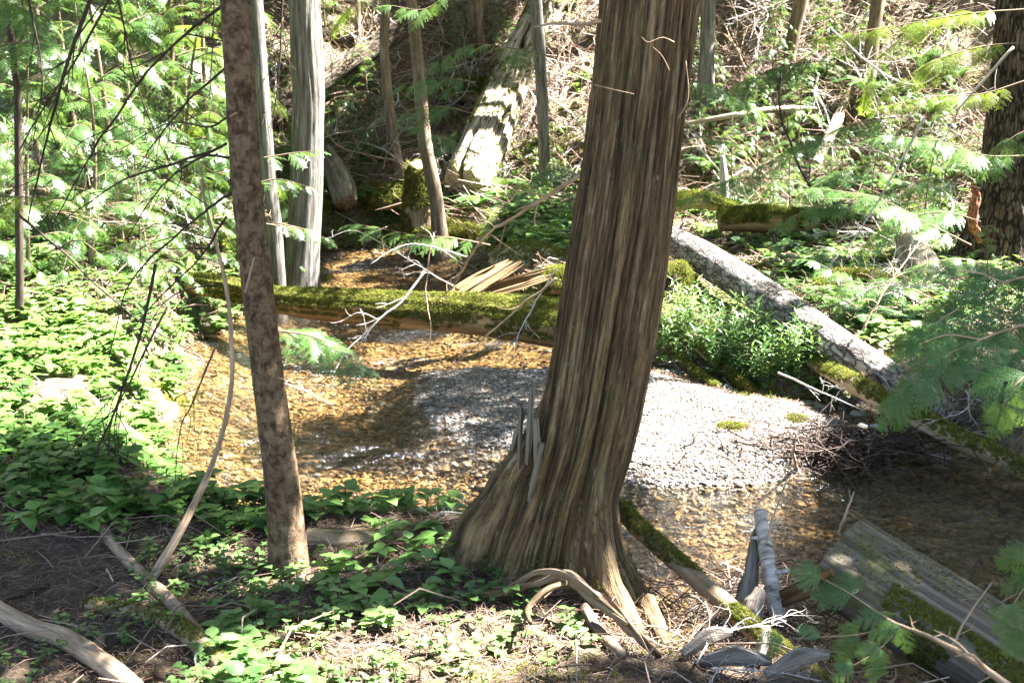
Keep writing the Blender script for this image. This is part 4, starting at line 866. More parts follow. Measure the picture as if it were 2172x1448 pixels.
# bare dark twigs in front of the left bank
for i_, (pp, r0, ns) in enumerate((([(472, 12, 3.95), (350, 110, 4.1), (230, 270, 4.3), (190, 330, 4.4), (110, 480, 4.6)], .0075, 9), ([(478, 145, 3.95), (400, 215, 4.2), (330, 300, 4.4), (290, 360, 4.5)], .006, 6),
        ([(480, 305, 3.95), (380, 345, 4.1), (280, 372, 4.3), (200, 420, 4.5), (110, 485, 4.7)], .0065, 9), ([(488, 335, 3.95), (420, 335, 4.1), (330, 410, 4.3), (270, 505, 4.5)], .006, 6), ([(490, 410, 3.95), (420, 460, 4.1), (340, 530, 4.3), (270, 610, 4.5), (230, 760, 4.7)], .0065, 7),
        ([(195, -10, 5.0), (150, 110, 5.0), (115, 230, 5.1), (90, 330, 5.2), (60, 470, 5.3)], .011, 8), ([(330, 560, 5.0), (300, 700, 5.0), (240, 880, 4.9), (205, 960, 4.8), (180, 1070, 4.8)], .009, 10),
        ([(355, 650, 5.2), (280, 800, 5.1), (235, 900, 5.0), (230, 1040, 4.9)], .007, 6), ([(20, 440, 6.2), (130, 530, 6.1), (200, 600, 6.0), (310, 690, 5.9), (400, 740, 5.8)], .010, 8),
        ([(455, 740, 5.2), (410, 850, 5.1), (380, 920, 5.0), (370, 1060, 4.9)], .006, 5), ([(470, 600, 5.0), (350, 640, 5.2), (270, 800, 5.4)], .005, 5), ([(240, -20, 5.6), (165, 120, 5.6), (80, 250, 5.7), (30, 340, 5.8)], .008, 8),
        ([(250, 0, 5.6), (290, 180, 5.7), (350, 330, 5.8)], .006, 6), ([(455, 0, 6.2), (450, 120, 6.2), (445, 210, 6.2)], .006, 5), ([(600, -10, 8.6), (592, 150, 8.6), (578, 260, 8.6)], .010, 6), ([(480, 250, 3.95), (440, 270, 4.05), (360, 260, 4.3), (250, 320, 4.6)], .005, 7),
        ([(480, 460, 4.0), (430, 540, 4.2), (330, 640, 4.5), (260, 720, 4.8)], .0055, 6), ([(60, 0, 6.4), (90, 160, 6.4), (70, 300, 6.4)], .008, 7))):
    twig('bare_twig', 'bare dark twigs criss crossing in front of left bank foliage', pp, r0 * .8, ns + 5, .34, M_DARK, 'bare dark twigs crossing in front of the left bank', spread=.35, wob=.0025)
for lab, pp, r0 in (('knob ended short branch stub on the slim brown trunk', [(488, 250, 3.9), (495, 243, 3.8), (503, 240, 3.75)], .005), ('small pale twig stuck on slim brown trunk middle', [(520, 620, 3.8), (530, 580, 3.78), (540, 545, 3.78)], .004), ('dark short twig on right of slim brown trunk', [(590, 800, 3.85), (605, 808, 3.85), (625, 835, 3.85)], .003)):
    twig('branch_stub_twig', lab, pp, r0, 0, .1, M_STICK)
w = W3([(205, 1375, None), (285, 1280, 3.72), (380, 1130, 3.95), (450, 985, 4.25), (487, 850, 4.3), (492, 740, 4.3), (478, 600, 4.3), (440, 450, 4.3), (425, 380, 4.3)]); b_ = Buf(); V, f4, f3, tc = tube(w, [.016, .017, .014, .010, .0085, .008, .007, .005, .004], 14, 160, disp=lumpy(1.5, .003, 14)); b_.add(V, f4, f3, .5, tc)
for pp, r in (([(455, 470, 4.3), (440, 400, 4.3), (415, 350, 4.3)], .003), ([(425, 430, 4.3), (430, 390, 4.3), (430, 340, 4.3)], .003)):
    V, f4, f3, tc = tube(W3(pp), [r, r * .6], 5, 10); b_.add(V, f4, None, .5, tc)
tag(b_.make('curved_dead_stem', M_STICK, origin=w[0]), 'tall curved dead stem rising from bottom left in front of pool', 'branch')

# --- dead branches strewn over the slopes (copies)
protos = []
for k in range(6):
    r2 = np.random.default_rng(80 + k); b_ = Buf(); pts_ = np.array([[0, 0, 0], [.5, r2.uniform(-.1, .1), .10], [1.0, r2.uniform(-.2, .2), .05], [1.6, r2.uniform(-.35, .35), -.02]])
    twig_mesh(b_, pts_, .013, 15, .55, seg=5, rr_=r2, spread=.42, wob=.004); o = b_.make('fallen_branch', (M_PALE, M_STICK, M_PALE, M_BROWN, M_STICK, M_PALE)[k], origin=np.zeros(3)); protos.append(o)
def strew(pxr, pyr, n, label, group, sc=(.5, 1.3), lift=.08, maxy=25):
    for q in range(n):
        p = ground(float(rng.uniform(*pxr)), float(rng.uniform(*pyr)), lift)
        src = protos[q % 6]; o = src.copy(); COL.objects.link(o); o.location = p; s_ = rng.uniform(*sc); o.scale = (s_, s_, s_)
        hill = p[1] > 14.6; a_ = rng.uniform(0, 6.28) if not hill else rng.choice([-1, 1]) * rng.normal(1.5, .6)
        o.rotation_euler = (rng.uniform(-.3, .3), (-.55 * math.sin(a_) if hill else rng.uniform(-.25, .1)), a_); tag(o, label, 'branch', group)
strew((560, 1250), (10, 400), 60, 'dead branch lying in the tangle on shaded middle slope', 'dead branches strewn over the middle slope')
strew((1440, 2080), (10, 430), 56, 'dead branch lying on bright slope right of big cedar', 'dead branches strewn over the right slope')
strew((1000, 1230), (130, 330), 10, 'dead branch lying on slope between snag and big cedar', 'dead branches beside the leaning snag')
strew((-60, 430), (180, 620), 110, 'dead twig branch tangled in the left bank foliage', 'dead branches in the left thicket', (.25, .7), .45)
strew((1850, 2150), (860, 990), 9, 'bare twig branch on dark bank above right pool', 'twigs on the bank above the right pool', (.25, .45))
strew((1400, 1650), (1380, 1440), 7, 'twig branch washed against logs at bottom right', 'twigs in the bottom right log jam', (.15, .28), .03)
strew((1750, 2000), (520, 700), 12, 'bare pale branch tangled on the right terrace', 'pale branches on the right terrace', (.35, .7), .15)
for o in protos: bpy.data.objects.remove(o)
# debris pile by the riffle
def sticks(n, P, L, r, name, label, m=M_BRIDGE, dz=.3, kind='stuff', rnd=None, az=None, cat='litter'):
    az = rng.uniform(0, 6.28, n) if az is None else az; D = np.stack([np.cos(az), np.sin(az), rng.normal(0, dz, n)], 1); D = nrm(D) * L[:, None]
    B_ = rng.normal(0, .12, (n, 3)) * L[:, None]; S1 = nrm(np.cross(D, np.array([0, 0, 1.]))) * r[:, None]; S2 = nrm(np.cross(D, S1)) * r[:, None]
    rings = []
    for c, s_ in ((P - D / 2, .9), (P + B_, 1.0), (P + D / 2, .5)):
        for a_ in (0, 2.094, 4.189): rings.append(c + (S1 * math.cos(a_) + S2 * math.sin(a_)) * s_)
    V = np.stack(rings, 1).reshape(-1, 3); off = (np.arange(n) * 9)[:, None, None]
    q = np.array([[0, 1, 4, 3], [1, 2, 5, 4], [2, 0, 3, 5], [3, 4, 7, 6], [4, 5, 8, 7], [5, 3, 6, 8]])
    rd_ = np.repeat(rng.random(n) if rnd is None else rnd, 9); b_ = Buf(); b_.add(V, (q[None] + off).reshape(-1, 4), None, rd_); o = b_.make(name, m); return tag(o, label, cat, kind=kind)
n = 420; c = at_z(1770, 975, WZ); P = np.stack([c[0] + rng.normal(0, .27, n), c[1] + rng.normal(0, .16, n), WZ + .03 + np.abs(rng.normal(0, .05, n))], 1)
sticks(n, P, rng.uniform(.1, .4, n), rng.uniform(.002, .006, n), 'brush_debris', 'dark heap of twigs washed up at right end of gravel bar', M_DARK, .25)
n = 520; c = at_z(1530, 1400, WZ); P = np.stack([c[0] + rng.normal(0.05, .26, n), c[1] + rng.normal(0, .2, n), WZ + .10 + rng.uniform(0, .16, n)], 1)
sticks(n, P, rng.uniform(.06, .25, n), rng.uniform(.0015, .004, n), 'brush_debris', 'tangle of pale twigs jammed between logs at bottom right', M_BRIDGE, .3)

# ------------------------------------------------------------------ ground scatter
def inpoly(poly, P):
    x, y, dep = project(P); return (poly_sd(poly, x, y) > 0) & (dep > 0)
def field(n, xr, yr, poly=None, avoid=True, margin=.0):
    x = rng.uniform(*xr, n); y = rng.uniform(*yr, n); z = H(x, y); P = np.stack([x, y, z], 1); m = np.ones(n, bool)
    if avoid: m &= poly_sd(CREEK, x, y) < -margin
    if poly is not None: m &= inpoly(poly, P)
    return P[m]
def plants(name, label, temps, P, sc, m, lift=0.0, tilt=.15, cat='plants', clump=None):
    if clump: P = P[fbm(P[:, 0] * clump[0], P[:, 1] * clump[0], 7, 3) > clump[1]]
    b_ = Buf(); P = P + [0, 0, lift]; k = len(temps)
    pr = np.clip(fbm(P[:, 0] * 2, P[:, 1] * 2, 3, 2) * 1.6 - .3 + rng.normal(0, .18, len(P)), 0, 1)
    for q in range(k):
        mm = np.arange(len(P)) % k == q
        if mm.any(): scatter(b_, temps[q], rotz(rng.uniform(0, 6.28, mm.sum()), rng.uniform(*sc, mm.sum()), tilt), P[mm], pr[mm], .5)
    return tag(b_.make(name, m), label, cat, kind='stuff')
LB = [(-500, 600), (420, 690), (360, 760), (400, 800), (345, 900), (400, 1010), (520, 1050), (640, 1070), (800, 1075), (1000, 1080), (980, 1160), (840, 1140), (640, 1170), (560, 1140), (480, 1190), (380, 1110), (250, 1150), (100, 1120), (-500, 1150)]
plants('leafy_undergrowth', 'bright green broad leaved plants carpeting the left bank', BROAD, field(13000, (-6, .3), (4.1, 10), LB), (.5, 1.15), M_BROAD, clump=(1.9, .41))
plants('leafy_undergrowth', 'sunlit low plants beneath the conifers on left bank', BROAD[:2] + ROUND, field(8000, (-6, -1), (7.5, 14), [(-500, 480), (560, 560), (520, 700), (400, 730), (-500, 720)]), (.9, 1.5), M_SMALL)
plants('leafy_undergrowth', 'scattered heart shaped leaves between the two front trunks', BROAD[:4], field(420, (-1.3, .8), (3, 4.6), [(420, 1130), (640, 1130), (960, 1120), (1000, 1250), (900, 1330), (640, 1300), (480, 1230)]), (.6, 1.05), M_BROAD, clump=(2.5, .54))
plants('leafy_undergrowth', 'larger pale leaves low in the bottom foreground', BROAD[:2] + BROAD[3:4], field(260, (-.9, .6), (2.9, 3.6), [(420, 1300), (900, 1300), (1050, 1448), (900, 1500), (430, 1500)]), (.55, .95), M_SMALL, clump=(2.5, .48))
plants('small_round_plants', 'small round leaved seedlings over the foreground litter', ROUND, field(2000, (-1.8, 1.6), (2.7, 4.6), [(380, 1160), (640, 1180), (960, 1150), (1100, 1260), (1450, 1400), (1450, 1600), (300, 1600), (380, 1300)]), (.7, 1.5), M_SMALL, clump=(1.8, .50))
plants('small_round_plants', 'few small leaves in the shaded litter at lower left', ROUND, field(1600, (-2.2, -.4), (2.7, 4.8), [(-200, 1100), (500, 1150), (560, 1250), (380, 1500), (-200, 1500)]), (.5, 1.1), M_SMALL, clump=(2.0, .52))
RB = [(1380, 700), (1450, 650), (1560, 690), (1680, 745), (1790, 800), (1830, 850), (1700, 840), (1560, 815), (1390, 770)]
Plance = field(2600, (.8, 4), (6.6, 10), RB)
plants('willowherb_patch', 'upright narrow leaved plants on sunny right bank under plated log', LANCE, Plance, (.7, 1.1), M_SMALL, clump=(1.6, .42))
plants('leafy_undergrowth', 'broad sunlit leaves on the right bank above gravel', BROAD, field(2200, (.8, 5), (6.4, 10), RB), (.6, 1.1), M_SMALL, clump=(1.6, .38))
plants('leafy_undergrowth', 'green low plants of the shaded right terrace', BROAD[:2] + ROUND, field(14000, (.8, 7), (7.6, 15.3), [(1440, 440), (2100, 440), (2200, 640), (1960, 760), (1800, 690), (1600, 545), (1440, 480)]), (.8, 1.4), M_SMALL, clump=(1.4, .33))
plants('leafy_undergrowth', 'green plants on far bank between stump and big cedar', BROAD, field(5000, (-2.6, 2), (11, 17), [(690, 420), (830, 400), (960, 390), (1240, 370), (1240, 560), (1010, 530), (900, 500), (690, 500)]), (.8, 1.6), M_BROAD, clump=(1.1, .40))
plants('slope_seedlings', 'sparse green seedlings on the far slope', BROAD, field(2000, (-8, 9), (14.5, 22)), (.8, 1.6), M_BROAD, clump=(.9, .55))
# moss carpets
plants('moss_carpet', 'moss carpet on the far banks and terrace', MOSST, field(60000, (-3.5, 7), (7.5, 17), None, margin=-.1), (.035, .07), M_MOSS, clump=(1.1, .50), tilt=.3)
plants('moss_carpet', 'shaded moss cushion ground of the right terrace', MOSST, field(60000, (1, 5), (8.5, 14.5), [(1480, 480), (1900, 480), (1880, 640), (1700, 600), (1560, 540)]), (.03, .055), M_MOSS, clump=(1.6, .36), tilt=.3)
plants('leafy_undergrowth', 'sunny green plants between terrace and fallen logs', BROAD, field(3000, (1, 6), (7, 12), [(1600, 590), (1900, 620), (2000, 760), (1830, 740), (1700, 650)]), (.7, 1.3), M_SMALL, clump=(1.6, .38))
plants('moss_carpet', 'moss tufts in the foreground litter', MOSST, field(26000, (-2.2, 1.6), (2.7, 5.4)), (.010, .022), M_MOSS, clump=(2.2, .56), tilt=.3)
plants('moss_carpet', 'moss patches up the far slope', MOSST, field(30000, (-8, 9), (15, 23)), (.05, .10), M_MOSS, clump=(.8, .66), tilt=.5)
# moss on the big cedar foot, young trunk foot and grey cedar foot
seg = 340
Vb = BIGV; nq = (len(Vb) - 2) // seg; i = np.arange(150)[:, None] * seg; j = np.arange(seg)[None]; F_ = np.stack([i + j, i + (j + 1) % seg, i + seg + (j + 1) % seg, i + seg + j], -1).reshape(-1, 4)
b_ = Buf(); surf_moss(b_, Vb, F_[Vb[F_[:, 0], 2] < .28], 3200, .011, .55, -1, 6); surf_moss(b_, Vb, F_[(Vb[F_[:, 0], 2] < .7) & (Vb[F_[:, 0], 0] < .1)], 600, .009, .58, -1, 5); child_local(BIG, b_, 'moss', M_MOSS, smooth=False)
# litter
P = field(52000, (-3.0, 1.9), (2.6, 6.0)); P[:, 2] += rng.uniform(0, .018, len(P)); n = len(P)
sticks(n, P, rng.uniform(.012, .07, n) * rng.choice([1, 1, 1, 2.2], n), rng.uniform(.0006, .0017, n), 'forest_litter', 'reddish brown needle and twig litter on near bank', rnd=np.clip(rng.random(n) * .8 + .3 * (fbm(P[:, 0] * 2, P[:, 1] * 2, 1, 3) - .5), 0, 1))
P = field(1200, (-3.5, 1.9), (2.6, 6.5)); P[:, 2] += rng.uniform(.005, .04, len(P)); n = len(P)
sticks(n, P, rng.uniform(.10, .38, n), rng.uniform(.0014, .0038, n), 'fallen_twigs', 'thin fallen twigs over the near bank litter', dz=.15)
P = field(60000, (-9, 10), (8, 22)); P[:, 2] += rng.uniform(0, .06, len(P)); n = len(P)
sticks(n, P, rng.uniform(.05, .35, n), rng.uniform(.002, .006, n), 'slope_litter', 'dead twig and needle litter over the slope and banks', dz=.35)
P = field(5200, (-8, 9), (14.3, 21)); P[:, 2] += rng.uniform(.02, .2, len(P)); n = len(P)
sticks(n, P, rng.uniform(.3, 1.3, n), rng.uniform(.003, .009, n), 'brushwood', 'tangled dead brushwood covering the far slope', dz=.5, rnd=rng.uniform(.3, 1, n))
xx = rng.uniform(-1.4, 4, 9000); yy = rng.uniform(5, 9, 9000); mk = poly_sd(BAR, xx, yy) > 0; xx, yy = xx[mk], yy[mk]; P = np.stack([xx, yy, H(xx, yy) + .02], 1); n = len(P)
sticks(n, P, rng.uniform(.015, .09, n), rng.uniform(.001, .003, n), 'bar_litter', 'dark needles and bits of twig on the gravel bar', dz=.1, rnd=rng.uniform(0, .5, n))
# pebbles
def pebbles(n, xr, yr, cond, size, name, label, m, lift=0.0, tilt=.25):
    x = rng.uniform(*xr, n); y = rng.uniform(*yr, n); mk = cond(x, y); x, y = x[mk], y[mk]; z = H(x, y) + lift; P = np.stack([x, y, z], 1); b_ = Buf()
    s_ = size[0] + (size[1] - size[0]) * rng.random(len(P)) ** 2.6
    for k in range(5):
        mm = np.arange(len(P)) % 5 == k; scatter(b_, PEB[k], rotz(rng.uniform(0, 6.28, mm.sum()), s_[mm], tilt), P[mm], rng.random(mm.sum()), 0)
    return tag(b_.make(name, m), label, 'pebbles', kind='stuff')
pebbles(170000, (-1.6, 4.2), (4.8, 9), lambda x, y: (poly_sd(BAR, x, y) + np.abs(rng.normal(0, .22, len(x))) * np.sign(rng.random(len(x)) - .45) > 0), (.005, .019), 'gravel_pebbles', 'grey slaty pebbles of the gravel bar', M_PEBBLE, .004)
pebbles(80000, (-3.2, 6), (3.4, 15), lambda x, y: (poly_sd(CREEK, x, y) > 0) & (poly_sd(BAR, x, y) < .05) & (rng.random(len(x)) < np.where(y < 8, 1, .5)), (.008, .038), 'creek_pebbles', 'orange brown pebbles on the shallow creek bed', M_BED, .004, .15)
pebbles(3000, (-3.2, 6), (3.8, 9), lambda x, y: (np.abs(poly_sd(BAR, x, y)) < .25) & (poly_sd(CREEK, x, y) > 0), (.02, .07), 'creek_stones', 'larger flat stones round the edge of the bar', M_PEBBLE, .006, .12)

# ------------------------------------------------------------------ young cedars, ferns, boughs
def sapling_proto(seed, h=2.0, temps=SPRAY, m=M_CEDLEAF, dens=1.0, blen=.42, nm='young_cedar'):
    r2 = np.random.default_rng(seed); rt = bpy.data.objects.new(nm, None); COL.objects.link(rt)
    tb, wb, fb = Buf(), Buf(), Buf(); Cs = spline([[0, 0, -.1], [r2.uniform(-.08, .08), r2.uniform(-.08, .08), h * .5], [r2.uniform(-.1, .1), r2.uniform(-.1, .1), h]], 20)
    V, f4, f3, tc = tube(Cs, [.022, .004], 8); tb.add(V, f4, f3, .5, tc)
    nb = int(20 * dens * h / 2); z = .10
    for k in range(nb):
        f = .10 + .88 * (k + r2.uniform(-.3, .3)) / nb; f = min(max(f, .08), .98); c = Cs[int(f * 19)]; az = k * 2.4 + r2.uniform(-.4, .4); L = (blen * (1.15 - f) + .12) * h * .62 * r2.uniform(.7, 1.2)
        d = np.array([math.cos(az), math.sin(az), 0]); el = .25 * f + .05
        bough(fb, wb, [c, c + d * L * .5 + [0, 0, L * (el - .05)], c + d * L + [0, 0, L * (el - .42)]], .006, 1.0, temps, 13, .42)
    for bf, nn, mt, sm in ((tb, 'trunk', M_BROWN, True), (wb, 'branch', M_BROWN, True), (fb, 'foliage', m, False)): bf.make(nn, mt, rt, smooth=sm)
    return rt
def place(src, p, s_, rz, label, group=None, cat='young tree', first=[]):
    o = src if src.name not in first else src.copy()
    if src.name in first: COL.objects.link(o)
    if o is not src:
        for ch in list(src.children):
            c_ = ch.copy(); COL.objects.link(c_); c_.parent = o
    first.append(src.name); o.location = [float(v) for v in p]; o.scale = (s_,) * 3; o.rotation_euler = (rng.uniform(-.08, .08), rng.uniform(-.08, .08), rz); return tag(o, label, cat, group)
_sl = []
SP = [sapling_proto(100 + k) for k in range(5)]
YL = sapling_proto(120, m=M_YELLEAF, dens=.8)
FR = [sapling_proto(130 + k, temps=FIRSP, m=M_FIRLEAF, dens=1.0, blen=.5, nm='young_fir') for k in range(2)]
q = 0
for px_, py_, hgt_, lab in ((-60, 640, 1.5, 'young cedar hanging past the left edge above leafy plants'), (60, 600, 1.7, 'low spreading young cedar behind thin dark sapling trunk'), (190, 575, 1.9, 'bushy young cedar with sunlit white looking sprays mid left'), (320, 590, 1.5, 'low young cedar with drooping bright boughs left of slim trunk'),
                       (430, 560, 1.3, 'small young cedar reaching to the slim brown trunk'), (500, 600, 1.1, 'little young cedar beside left end of mossy log'), (120, 545, 2.3, 'taller young cedar in second row of left thicket'), (260, 540, 2.6, 'tall young cedar standing central in left thicket'),
                       (400, 530, 2.3, 'tall young cedar directly left of slim brown trunk'), (-20, 530, 2.8, 'tall young cedar against left edge trunk'), (60, 510, 3.4, 'high dense young cedar filling upper left corner'), (200, 500, 3.6, 'high young cedar behind left thicket centre'),
                       (340, 500, 3.4, 'high shaded young cedar upper left'), (460, 500, 3.2, 'high young cedar with yellow tips beside slim trunk'), (540, 480, 2.3, 'young cedar showing between slim trunk and grey trunks'), (130, 470, 4.0, 'tallest far young cedar in upper left'),
                       (280, 470, 4.2, 'tallest far young cedar behind bare twigs'), (420, 470, 4.0, 'far tall young cedar top left of slim trunk')):
    g_ = ground(px_, py_); s_ = hgt_ / 2.0; place(SP[q % 5] if q != 13 else YL, g_, s_, rng.uniform(0, 6.28), lab, 'young cedars of the left thicket'); q += 1
for px_, py_, hgt_, k, lab in ((1560, 450, 1.1, 0, 'small young cedar left of dark leaning sapling'), (1690, 400, 1.5, 1, 'feathery young cedar around the dark leaning sapling'), (1600, 330, 1.1, 2, 'young cedar on the right slope above terrace log'), (1780, 430, 1.0, 3, 'bright low young cedar right of terrace log'),
                          (1850, 470, 1.1, 4, 'bright frosted looking young cedar above pale stump'), (1960, 480, 1.2, 0, 'young cedar by left side of big fir foot'), (1500, 330, 1.0, 1, 'young cedar just right of big cedar trunk'), (1860, 340, 1.0, 2, 'dark little young cedar mid right slope'),
                          (1980, 330, 1.1, 3, 'young cedar near fir trunk mid height'), (1640, 210, 1.3, 4, 'young cedar high on slope below reddish trunk'), (1480, 200, 1.2, 0, 'young cedar high beside mossy footed trunk'), (1760, 200, 1.1, 1, 'young cedar beside pale fallen log'),
                          (1180, 400, .8, 2, 'pale green young cedar touching left side of big cedar'), (1130, 380, .6, 3, 'tiny young cedar at foot of leaning snag'), (735, 470, .6, 4, 'tiny bluish young cedar right of grey trunk'), (620, 430, 1.0, 0, 'shaded young cedar behind the grey trunks'),
                          (720, 320, 1.2, 1, 'dark green young cedar in tangle on middle slope'), (780, 250, 1.0, 2, 'dark young cedar below the hooked thin tree'), (690, 60, 1.3, 3, 'young cedar high by grey trunk top'), (2080, 700, .8, 4, 'young cedar on the bank behind foreground boughs'), (2000, 790, .6, 0, 'low young cedar near lower end of plated log')):
    place(SP[k], ground(px_, py_), hgt_ / 2, rng.uniform(0, 6.28), lab, 'young cedars of the far slope')
for k in range(22):
    a_, b2_ = float(rng.uniform(1450, 2090)), float(rng.uniform(60, 470)); place(SP[k % 5], ground(a_, b2_), rng.uniform(.22, .5), rng.uniform(0, 6.28), 'knee high young cedar scattered on right slope', 'small young cedars scattered on the right slope')
for k in range(14):
    a_, b2_ = float(rng.uniform(700, 1230)), float(rng.uniform(60, 470)); place(SP[k % 5], ground(a_, b2_), rng.uniform(.2, .45), rng.uniform(0, 6.28), 'knee high young cedar scattered on middle slope', 'small young cedars scattered on the middle slope')
for px_, py_, hgt_, k, lab in ((1640, 440, .9, 0, 'young fir with thin dark stem on right terrace'), (1930, 380, 1.2, 1, 'young fir beneath yellow green boughs'), (300, 610, 1.0, 0, 'young fir low in left thicket'), (470, 540, 1.6, 1, 'yellowish young fir left of slim trunk')):
    place(FR[k], ground(px_, py_), hgt_ / 2, rng.uniform(0, 6.28), lab, 'young firs')
# ferns
def fern_proto(seed):
    r2 = np.random.default_rng(seed); b_ = Buf()
    for k in range(11):
        az = k * .571 + r2.uniform(-.2, .2); L = r2.uniform(.35, .55); d = np.array([math.cos(az), math.sin(az), 0]); C = spline([[0, 0, 0], d * L * .4 + [0, 0, L * .45], d * L + [0, 0, L * .35]], 40); T = nrm(np.gradient(C, axis=0))
        V, f4, f3, tc = tube(C, [.003, .001], 3); b_.add(V, f4, None, .3)
        idx = np.arange(5, 40); f = idx / 39; l = .085 * np.sin(np.pi * np.clip(.12 + .86 * f, 0, 1)) ** .8 + .004
        for sg in (-1, 1):
            sd_ = nrm(np.cross(T[idx], [0, 0, 1.])) * sg; D = nrm(sd_ + T[idx] * .25 + [0, 0, -.15]) * l[:, None]; P_2 = C[idx]; wv = T[idx] * .006
            V = np.stack([P_2 - wv, P_2 + D * .6 - wv, P_2 + D, P_2 + wv + D * .1], 1).reshape(-1, 3); b_.add(V, np.arange(len(V)).reshape(-1, 4), None, np.repeat(.5 + r2.uniform(-.2, .2, len(idx)), 4))
    o = b_.make('fern', M_FIRLEAF, origin=np.zeros(3), smooth=False); return o
FE = [fern_proto(200), fern_proto(201)]
for k, (px_, py_, s_, lab) in enumerate(((290, 330, 1.2, 'fern with arching fronds high in left thicket'), (760, 445, .9, 'fern on far bank left of the mossy stump'), (1100, 470, .9, 'fern on far bank left of big cedar'), (1720, 590, .8, 'sunlit fern hanging over shaded terrace'), (1880, 420, 1.1, 'sunlit fern above the terrace near pale stump'),
                                    (1560, 250, 1.1, 'fern on upper right slope'), (1970, 250, 1.1, 'yellowish fern left of fir trunk'), (1010, 450, .8, 'fern at the base of leaning snag'), (1820, 700, .7, 'fern beside grey fallen log'), (2100, 840, .6, 'fern on dark bank behind foreground boughs'))):
    o = FE[k % 2] if k < 2 else FE[k % 2].copy()
    if k >= 2: COL.objects.link(o)
    o.location = ground(px_, py_, .02); o.scale = (s_,) * 3; o.rotation_euler = (0, 0, rng.uniform(0, 6)); tag(o, lab, 'fern', 'ferns')
for k in range(18):
    a_, b2_ = (float(rng.uniform(1450, 2080)), float(rng.uniform(80, 500))) if k < 12 else (float(rng.uniform(700, 1230)), float(rng.uniform(150, 480)))
    o = FE[k % 2].copy(); COL.objects.link(o); o.location = ground(a_, b2_, .02); s_ = rng.uniform(.7, 1.2); o.scale = (s_,) * 3; o.rotation_euler = (0, 0, rng.uniform(0, 6))
    tag(o, 'fern scattered on bright right slope' if k < 12 else 'fern scattered on the middle slope', 'fern', 'ferns scattered on the right slope' if k < 12 else 'ferns scattered on the middle slope')
